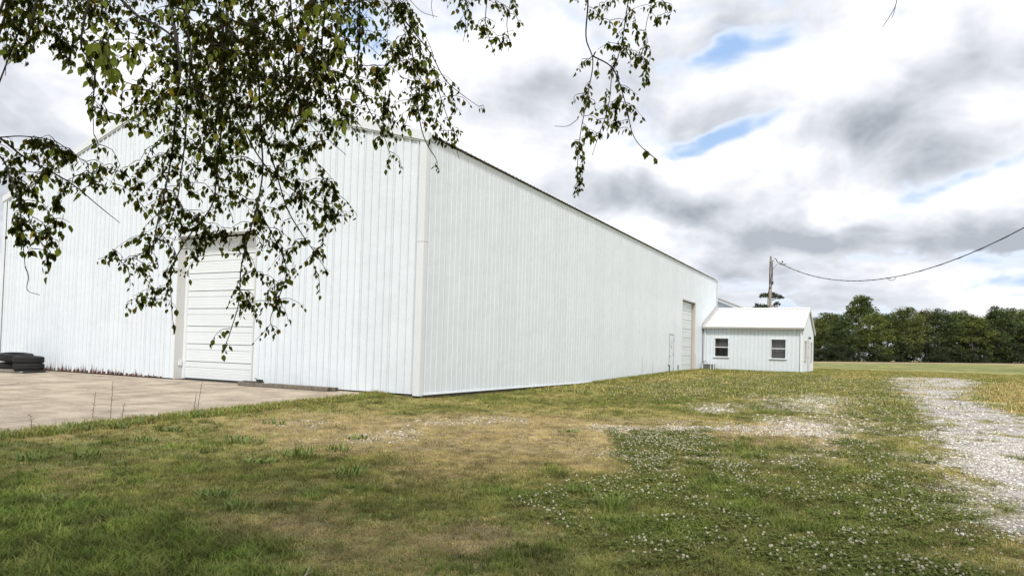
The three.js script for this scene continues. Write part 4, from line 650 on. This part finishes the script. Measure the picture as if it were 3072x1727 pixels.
  // the rest of the crown, above and behind
  const sg = []; { const q = rng(77); for (let k = 0; k < 18; k++) { const g = shapes[k % 4].clone().scale(.075, .075, .075).rotateX((q() - .5) * 1.6).rotateY(q() * 6.28).translate((q() - .5) * .3, -q() * .45, (q() - .5) * .3); sg.push(g); } }
  const sprig = mergeGeometries(sg), N = 4600, inst = new THREE.InstancedMesh(sprig, leafM([.12, .16, .03]), N), m4 = new THREE.Matrix4(), q4 = new THREE.Quaternion(); let c = 0;
  while (c < 420) { const x = -6.6 + (r() - .5) * 5, y = 7.6 + (r() - .5) * 2.4, z = -2.4 + (r() - .5) * 4; if (perlin(x * .9 + 4, z * .9) < -.05) continue; q4.setFromAxisAngle(V(0, 1, 0), r() * 6.28); m4.compose(V(x, y, z).sub(T), q4, V(1, 1, 1)); inst.setMatrixAt(c++, m4); }
  while (c < N) { const a = r() * 6.2832, u = 2 * r() - 1, s = Math.sqrt(1 - u * u), q = Math.pow(r(), .4), x = -.6 + Math.cos(a) * s * 7.2 * q, y = 8.1 + u * 3.9 * q, z = 2.0 + Math.sin(a) * s * 6.0 * q; if (y < 4.5 || y < EYE + 1.2 + .75 * Math.max(0, -z)) continue; if (z < .84 * y - 5.0 && r() < .80) continue; if (perlin(x * .5 + 9, z * .5 + y * .3) < -.22) continue; q4.setFromAxisAngle(V(0, 1, 0), r() * 6.28); m4.compose(V(x, y, z).sub(T), q4, V(1, 1, 1).multiplyScalar(.8 + .5 * r())); inst.setMatrixAt(c++, m4); }
  inst.name = 'crown'; inst.userData.kind = 'stuff'; inst.castShadow = true; birch.add(inst);
  console.log('leaves', leaves.length, 'twigs', twigs.length);
}

// ---------------------------------------------------------------- grass, clover, stones
function scatter(name, geo, material, items, label, category) {   // items: [x, y, z, yaw, scale, scaleY, color, tilt]
  const o = new THREE.InstancedMesh(geo, material, items.length), m = new THREE.Matrix4(), q = new THREE.Quaternion(), e = new THREE.Euler(), col = new THREE.Color();
  items.forEach((a, i) => { e.set(a[7] ?? 0, a[3], a[8] ?? 0, 'YXZ'); q.setFromEuler(e); m.compose(V(a[0], a[1], a[2]), q, V(a[4], a[5], a[4])); o.setMatrixAt(i, m); o.setColorAt(i, col.setRGB(...a[6])); });
  o.name = name; o.castShadow = o.receiveShadow = true; o.userData = { kind: 'stuff', label, category }; scene.add(o); return o;
}
function blades(seed, n, spread, h, w, lean) {          // a tuft of bent blades
  const r = rng(seed), g = new G();
  for (let k = 0; k < n; k++) { const a = r() * 6.28, x = (r() - .5) * spread, z = (r() - .5) * spread, H = h * (.5 + .7 * r()), l = lean * (.3 + r()) * H, W = w * (.7 + .6 * r()), dx = Math.cos(a), dz = Math.sin(a), P = (t, s) => [x + dx * l * t * t - dz * W * s * (1 - t * .75), H * (t - .25 * lean * t * t), z + dz * l * t * t + dx * W * s * (1 - t * .75)]; const v = .75 + .5 * r(), c = [v, v, v * .95]; g.quad(P(0, -1), P(0, 1), P(.5, 1), P(.5, -1), null, c); g.tri(P(.5, -1), P(.5, 1), P(1, 0), null, null, null, c); }
  return g.build();
}
{
  const r = rng(99), gm = new THREE.MeshPhysicalMaterial({ color: 0xffffff, vertexColors: true, roughness: .85, transmission: .22, thickness: 0, specularIntensity: .3, side: THREE.DoubleSide });
  const kindsOf = { short: [], tall: [], dry: [], far: [] }, clover = [], flowers = [], stones = [];
  const wedge = (n, d0, d1, pow) => { const out = []; for (let k = 0; k < n; k++) { const a = (r() - .5) * 1.5 + .0, d = Math.pow(mix(Math.pow(d0, pow), Math.pow(d1, pow), r()), 1 / pow); out.push([Math.sin(a) * d, -Math.cos(a) * d]); } return out; };
  const all = [[wedge(52000, 2.6, 9, 2), 0], [wedge(62000, 9, 20, 1.75), 1], [wedge(52000, 20, 62, 1.3), 2]];
  for (const [list, ring] of all) for (const [x, z] of list) {
    const v = cover(x, z), { lx, lz } = v; if (built(lx, lz, .03)) continue; const rag = fbm(x * 1.3, z * 1.3 + 5, 3) * .5; if (onSlab(lx, lz, rag - .05)) continue;
    const y = ground(x, z), bare = v.gravel * .93 + v.dirt * .4; if (r() < bare) continue;
    const tone = .8 + .45 * r(), dryness = clamp(v.tan * .8 + v.gold * .6 + (.25 + v.n * .5) * (1 - v.lush) * (1 - v.clover)), dry = r() < dryness * .92;
    let c = dry ? blend(C.tan, C.gold, r() * .6) : blend(v.c, r() < .5 ? C.green : C.olive, .55); c = c.map(q => q * tone);
    const tuft = smooth(.12, .42, fbm(x * 1.15 + 21, z * 1.15 + 4, 3, .6)) * (1 - v.tan * .7) * (1 - v.gravel), lumps = 1 + .75 * fbm(x * 2.6 + 3, z * 2.6 + 61, 3, .6); c = blend(c, C.lush, tuft * .5 * !dry).map(q => q * lumps);
    const s = (ring === 0 ? .8 : ring === 1 ? .95 : 1.45) * (.7 + .6 * r()), tall = (v.lush * .75 + (r() < .05 ? .8 : 0) + v.clover * .2 + tuft * .55) * (1 - v.tan * .5);
    if (ring === 2) { kindsOf.far.push([x, y - .005, z, r() * 6.28, s, s * (.55 + .5 * r()), c]); }
    else if (dry) kindsOf.dry.push([x, y - .004, z, r() * 6.28, s, s * (.5 + .5 * r()), c]);
    else if (r() < tall) kindsOf.tall.push([x, y - .005, z, r() * 6.28, s, s * (.6 + .4 * r()), c]);
    else kindsOf.short.push([x, y - .005, z, r() * 6.28, s, s * (.55 + .5 * r()), c]);
  }
  scatter('short_grass', blades(1, 11, .10, .060, .0034, .7), gm, kindsOf.short, 'short green mown grass covering the yard', 'grass');
  scatter('tall_grass', blades(2, 12, .09, .12, .0042, .8), gm, kindsOf.tall, 'longer lush green grass in the yard', 'grass');
  scatter('dry_grass', blades(3, 11, .12, .045, .0030, 1.2), gm, kindsOf.dry, 'dry tan mown grass and thatch across the yard', 'grass');
  scatter('distant_grass', blades(4, 9, .34, .075, .009, .9), gm, kindsOf.far, 'yellow green grass further out along the walls and field', 'grass');
  // grass along the warehouse side, the annex and the slab rim
  const rim = []; for (let k = 0; k < 5200; k++) { const q = r(); let lx, lz; if (q < .45) { lx = .05 + r() * r() * .7; lz = -r() * 29; if (lz > -10 && r() < .85) continue; } else if (q < .65) { lx = r() * 5.9; lz = -29.0 + r() * r() * .8; } else if (q < .7) { lx = 5.68 + r() * .5; lz = -29 - r() * 8; } else { lx = SLAB_EDGE + (r() - .45) * .7; lz = r() * SLAB_OUT; } const p = site(lx, 0, lz), v = cover(p.x, p.z); const y = q >= .7 && lx < SLAB_EDGE ? slabTop(lz) : ground(p.x, p.z); const c = blend(C.green, C.gold, .1 + .5 * r()).map(e => e * (.8 + .5 * r())); rim.push([p.x, y, p.z, r() * 6.28, .9 + r() * .7, (q < .45 && lz > -11 ? .45 : .8) * (.6 + r() * .7), c]); }
  scatter('edge_grass', blades(6, 12, .12, .13, .0045, .7), gm, rim, 'unmown green grass along the walls and the slab rim', 'grass');
  // clover: trefoil leaves and white heads
  const tre = new G(); { const q = rng(12); for (let k = 0; k < 14; k++) { const x = (q() - .5) * .15, z = (q() - .5) * .15, y = .012 + q() * .03, a0 = q() * 6; for (let e = 0; e < 3; e++) { const a = a0 + e * 2.09, w = .008, l = .018, X = Math.cos(a), Z = Math.sin(a), t = (q() - .5) * .012, v = .8 + .4 * q(); tre.quad([x, y, z], [x + X * l * .6 - Z * w, y + t, z + Z * l * .6 + X * w], [x + X * l, y + .004, z + Z * l], [x + X * l * .6 + Z * w, y - t, z + Z * l * .6 - X * w], null, [v, v, v]); } } }
  const head = (() => { const g = new G(), q = rng(31), n = 26; for (let k = 0; k < n; k++) { const c = 1 - 1.7 * (k + .5) / n, s = Math.sqrt(Math.max(0, 1 - c * c)), a = k * 2.39996, R = .0115, d = [Math.cos(a) * s, c, Math.sin(a) * s], t = [-Math.sin(a), .1, Math.cos(a)], b = [d[1] * t[2] - d[2] * t[1], d[2] * t[0] - d[0] * t[2], d[0] * t[1] - d[1] * t[0]], o = .0035, v = k > 20 ? .55 : .9 + .2 * q(); const P = (e, i, j) => [0, 1, 2].map(m => d[m] * e + t[m] * i + b[m] * j + (m === 1 ? .085 : 0)); g.tri(P(R * .5, -o, 0), P(R * .5, o, 0), P(R * 1.1, 0, o), null, null, null, [v, v * .97, v * .88]); g.tri(P(R * .5, o, -o), P(R * .5, -o, -o), P(R * 1.05, 0, 0), null, null, null, [v, v * .97, v * .88]); } g.quad([-.0012, 0, 0], [.0012, 0, 0], [.001, .08, .004], [-.001, .08, .004], null, [.14, .2, .06]); return g.build(); })();
  for (const [n, d0, d1, pow, kind] of [[60000, 3.6, 12, 1.6, 0], [60000, 12, 46, 1.2, 1]]) for (const [x, z] of wedge(n, d0, d1, pow)) {
    const v = cover(x, z); if (built(v.lx, v.lz, .05) || onSlab(v.lx, v.lz, .2)) continue; const y = ground(x, z);
    if (r() < v.clover * .42) clover.push([x, y, z, r() * 6.28, (kind ? 1.5 : 1) * (.8 + .5 * r()), .8 + .6 * r(), blend([.13, .17, .035], [.20, .22, .055], r())]);
    if (r() < v.clover * (kind ? 1.2 : .6 + .6 * cloverPatches[0][0].at(x, z)) * (.4 + .6 * smooth(-.1, .3, v.n2)) * smooth(-.3, .3, v.n2 + v.n + .1)) { const s = (kind ? 1.45 : .9) * (.6 + .5 * r()); const w = .74 * (.8 + .3 * r()); flowers.push([x, y - .01, z, r() * 6.28, s, s * (.6 + .5 * r()), [w, w * .96, w * .84], (r() - .5) * .5, (r() - .5) * .5]); }
  }
  scatter('clover', tre.build(), gm, clover, 'dark green clover leaves in patches', 'clover');
  const fmat = mat(1, 1, 1, .8, { vertexColors: true }); scatter('clover_flowers', head, fmat, flowers, 'white clover heads dotted through the patches', 'flowers');
  // loose stones
  const st = new THREE.IcosahedronGeometry(1, 0); { const p = st.attributes.position, q = rng(8), seen = {}; for (let i = 0; i < p.count; i++) { const k = [p.getX(i), p.getY(i), p.getZ(i)].map(e => e.toFixed(3)).join(); seen[k] ??= .7 + .5 * q(); p.setXYZ(i, p.getX(i) * seen[k], p.getY(i) * seen[k] * .62, p.getZ(i) * seen[k] * .85); } st.computeVertexNormals(); }
  for (const [n, d0, d1, pow, big] of [[120000, 4, 14, 1.7, 1], [90000, 14, 60, 1.2, 1.8]]) for (const [x, z] of wedge(n, d0, d1, pow)) {
    const v = cover(x, z); if (v.gravel < .05 || built(v.lx, v.lz, .05) || onSlab(v.lx, v.lz, .2) || r() > v.gravel * 1.25 + .03) continue; const s = big * (.006 + .016 * Math.pow(r(), 2)), k = .75 + .5 * r(), c = (r() < .22 ? blend([.34, .29, .24], [.2, .18, .15], r()) : blend([.72, .69, .65], [.5, .44, .36], r() * r())); stones.push([x, ground(x, z) + .006, z, r() * 6.28, s, s * (.7 + .5 * r()), c.map(e => e * k), (r() - .5) * .6]);
  }
  scatter('gravel', st, mat(1, 1, 1, .92), stones, 'loose pale gravel over the drive and bare patches', 'gravel');
  console.log('grass', Object.values(kindsOf).map(a => a.length), 'clover', clover.length, 'flowers', flowers.length, 'stones', stones.length);

  // ---- single weeds one can point to
  const weedLeaf = (w, l, up, curl) => { const g = new G(), n = 4; for (let i = 0; i < n; i++) { const t0 = i / n, t1 = (i + 1) / n, f = t => w * Math.sin(Math.PI * Math.pow(.08 + .92 * t, .8)) + .001, P = (t, s) => [s * f(t), up * l * t - curl * l * t * t, l * t * (1 - .25 * up)]; g.quad(P(t0, -1), P(t0, 1), P(t1, 1), P(t1, -1)); } return g.build(); };
  const wl = [weedLeaf(.016, .17, .75, .45), weedLeaf(.011, .20, 1.1, .5), weedLeaf(.022, .14, .5, .35)];
  const weedMats = [[.16, .23, .04], [.13, .20, .035], [.20, .26, .05]].map(c => { const m = new THREE.MeshPhysicalMaterial({ roughness: .8, transmission: .2, thickness: 0, side: THREE.DoubleSide }); m.color.setRGB(...c); return m; });
  const weed = (px, py, size, n, kind, label, group) => { const [x, z] = onGround(px, py), o = thing('weed_clump', label, 'weed', V(x, ground(x, z) - .005, z), 0, group); for (let k = 0; k < n * 2; k++) { const l = part('leaf', wl[kind === 3 ? k % 3 : kind], weedMats[(k + kind) % 3], o), a = k * 2.4 + r(); l.rotation.set((r() - .6) * .9, a, 0, 'YXZ'); const q = .16 * size * Math.sqrt(r()), b = r() * 6.28; l.position.set(Math.sin(b) * q, -.005, Math.cos(b) * q * .6); l.scale.set(size * .6, size * (.45 + .4 * r()), size * (.45 + .4 * r())); } };
  weed(1435, 1086, 1.15, 26, 2, 'single dark green weed standing alone on the dry tan grass');
  weed(893, 1104, 1.1, 22, 0, 'green broadleaf weed beside the pale stony patch in dry grass');
  weed(690, 1066, 1.2, 20, 3, 'leafy weed at the edge of the dry grass below the slab');
  weed(492, 1050, 1.25, 24, 3, 'bushy green weed at the slab rim under the paired dead stalks');
  weed(422, 1082, 1.3, 26, 0, 'spreading green weed in the grass just off the slab rim');
  const same = 'clump of green broad-bladed weeds in the shaded lawn';
  for (const [px, py, s, n, k] of [[600, 1114, 1.2, 30, 1], [640, 1116, 1.0, 18, 3], [365, 1112, 1.1, 24, 1], [660, 1165, 1.2, 26, 0], [750, 1150, 1.3, 30, 1], [850, 1135, 1.1, 22, 1], [875, 1195, 1.2, 28, 1], [560, 1165, .9, 20, 2], [470, 1150, .8, 20, 0], [215, 1150, 1.1, 26, 1], [70, 1160, 1.1, 26, 1], [545, 1250, 1.0, 24, 1], [600, 1280, .9, 22, 1], [120, 1260, 1.0, 22, 0], [480, 1255, .7, 18, 2], [965, 1300, .8, 18, 2], [1760, 1430, .9, 16, 2], [1460, 1240, .9, 24, 1], [1700, 1240, 1.0, 24, 2], [290, 1075, 1.2, 24, 0], [200, 1082, 1.1, 22, 1], [2470, 1006, 1.6, 20, 3], [2300, 1250, .9, 18, 1]]) weed(px, py, s, n, k, same, 'weed clumps in the lawn');
  { const [x, z] = onGround(1540, 1285), o = thing('grass_tussock', 'rounded bright green grass tussock among the white clover', 'grass', V(x, ground(x, z), z)); for (let k = 0; k < 110; k++) { const b = part('blade', wl[1], weedMats[k % 3], o), a = r() * 6.28; b.rotation.set(-.75 + r() * .6, a, 0, 'YXZ'); const q = Math.sqrt(r()) * .17; b.position.set(Math.sin(a) * q, 0, Math.cos(a) * q); b.scale.set(.35, .55 + .5 * r(), .55 + .4 * r()); } }
  const sm = mat(.06, .04, .03, .95);
  const stalk = (px, py, top, lean, label) => { const [x, z] = onGround(px, py), h = (py - top) / (FOCAL * K) * -z, o = thing('dead_stalk', label, 'dead weed', V(x, ground(x, z) - .01, z)); const pts = spline([V(0, 0, 0), V(lean * h * .2, h * .35, .01), V(lean * h * .5, h * .7, 0), V(lean * h, h, .01)], 16); part('stem', tube(pts, t => mix(.0045, .002, t), 5), sm, o); for (let k = 4; k < 16; k++) { const p = pts[k], a = k * 2.4, l = .012 + .022 * r(); part('seed_head', tube([p, V(p.x + Math.cos(a) * l, p.y + l * .7, p.z + Math.sin(a) * l)], t => mix(.0015, .0035, t), 5), sm, o); } };
  stalk(232, 1062, 984, .06, 'shorter dead brown stalk at the slab rim beside the tall stalk'); stalk(277, 1062, 958, .02, 'tallest dead brown weed stalk rising from the slab rim'); stalk(487, 1042, 988, .08, 'shorter stalk of the pair of dead weeds at the slab rim'); stalk(496, 1042, 958, .12, 'taller stalk of the pair of dead weeds at the slab rim'); stalk(306, 1060, 1012, .1, 'thin low dead stalk near the tallest stalk on the slab rim'); stalk(80, 1082, 1040, -.2, 'small bare dead weed at the slab corner');
  { const [x, z] = onGround(755, 1485), o = thing('fallen_stick', 'pale bare stick lying in the shaded grass', 'stick', V(x, ground(x, z) + .05, z)); part('stem', tube(spline([V(-.03, 0, .05), V(0, .01, -.08), V(-.02, .02, -.25)], 8), .005, 6), mat(.34, .28, .2, .9), o); part('side_twig', tube([V(0, .01, -.08), V(.03, .02, -.14)], .003, 5), mat(.34, .28, .2, .9), o); }
}
renderer.render(scene, camera);
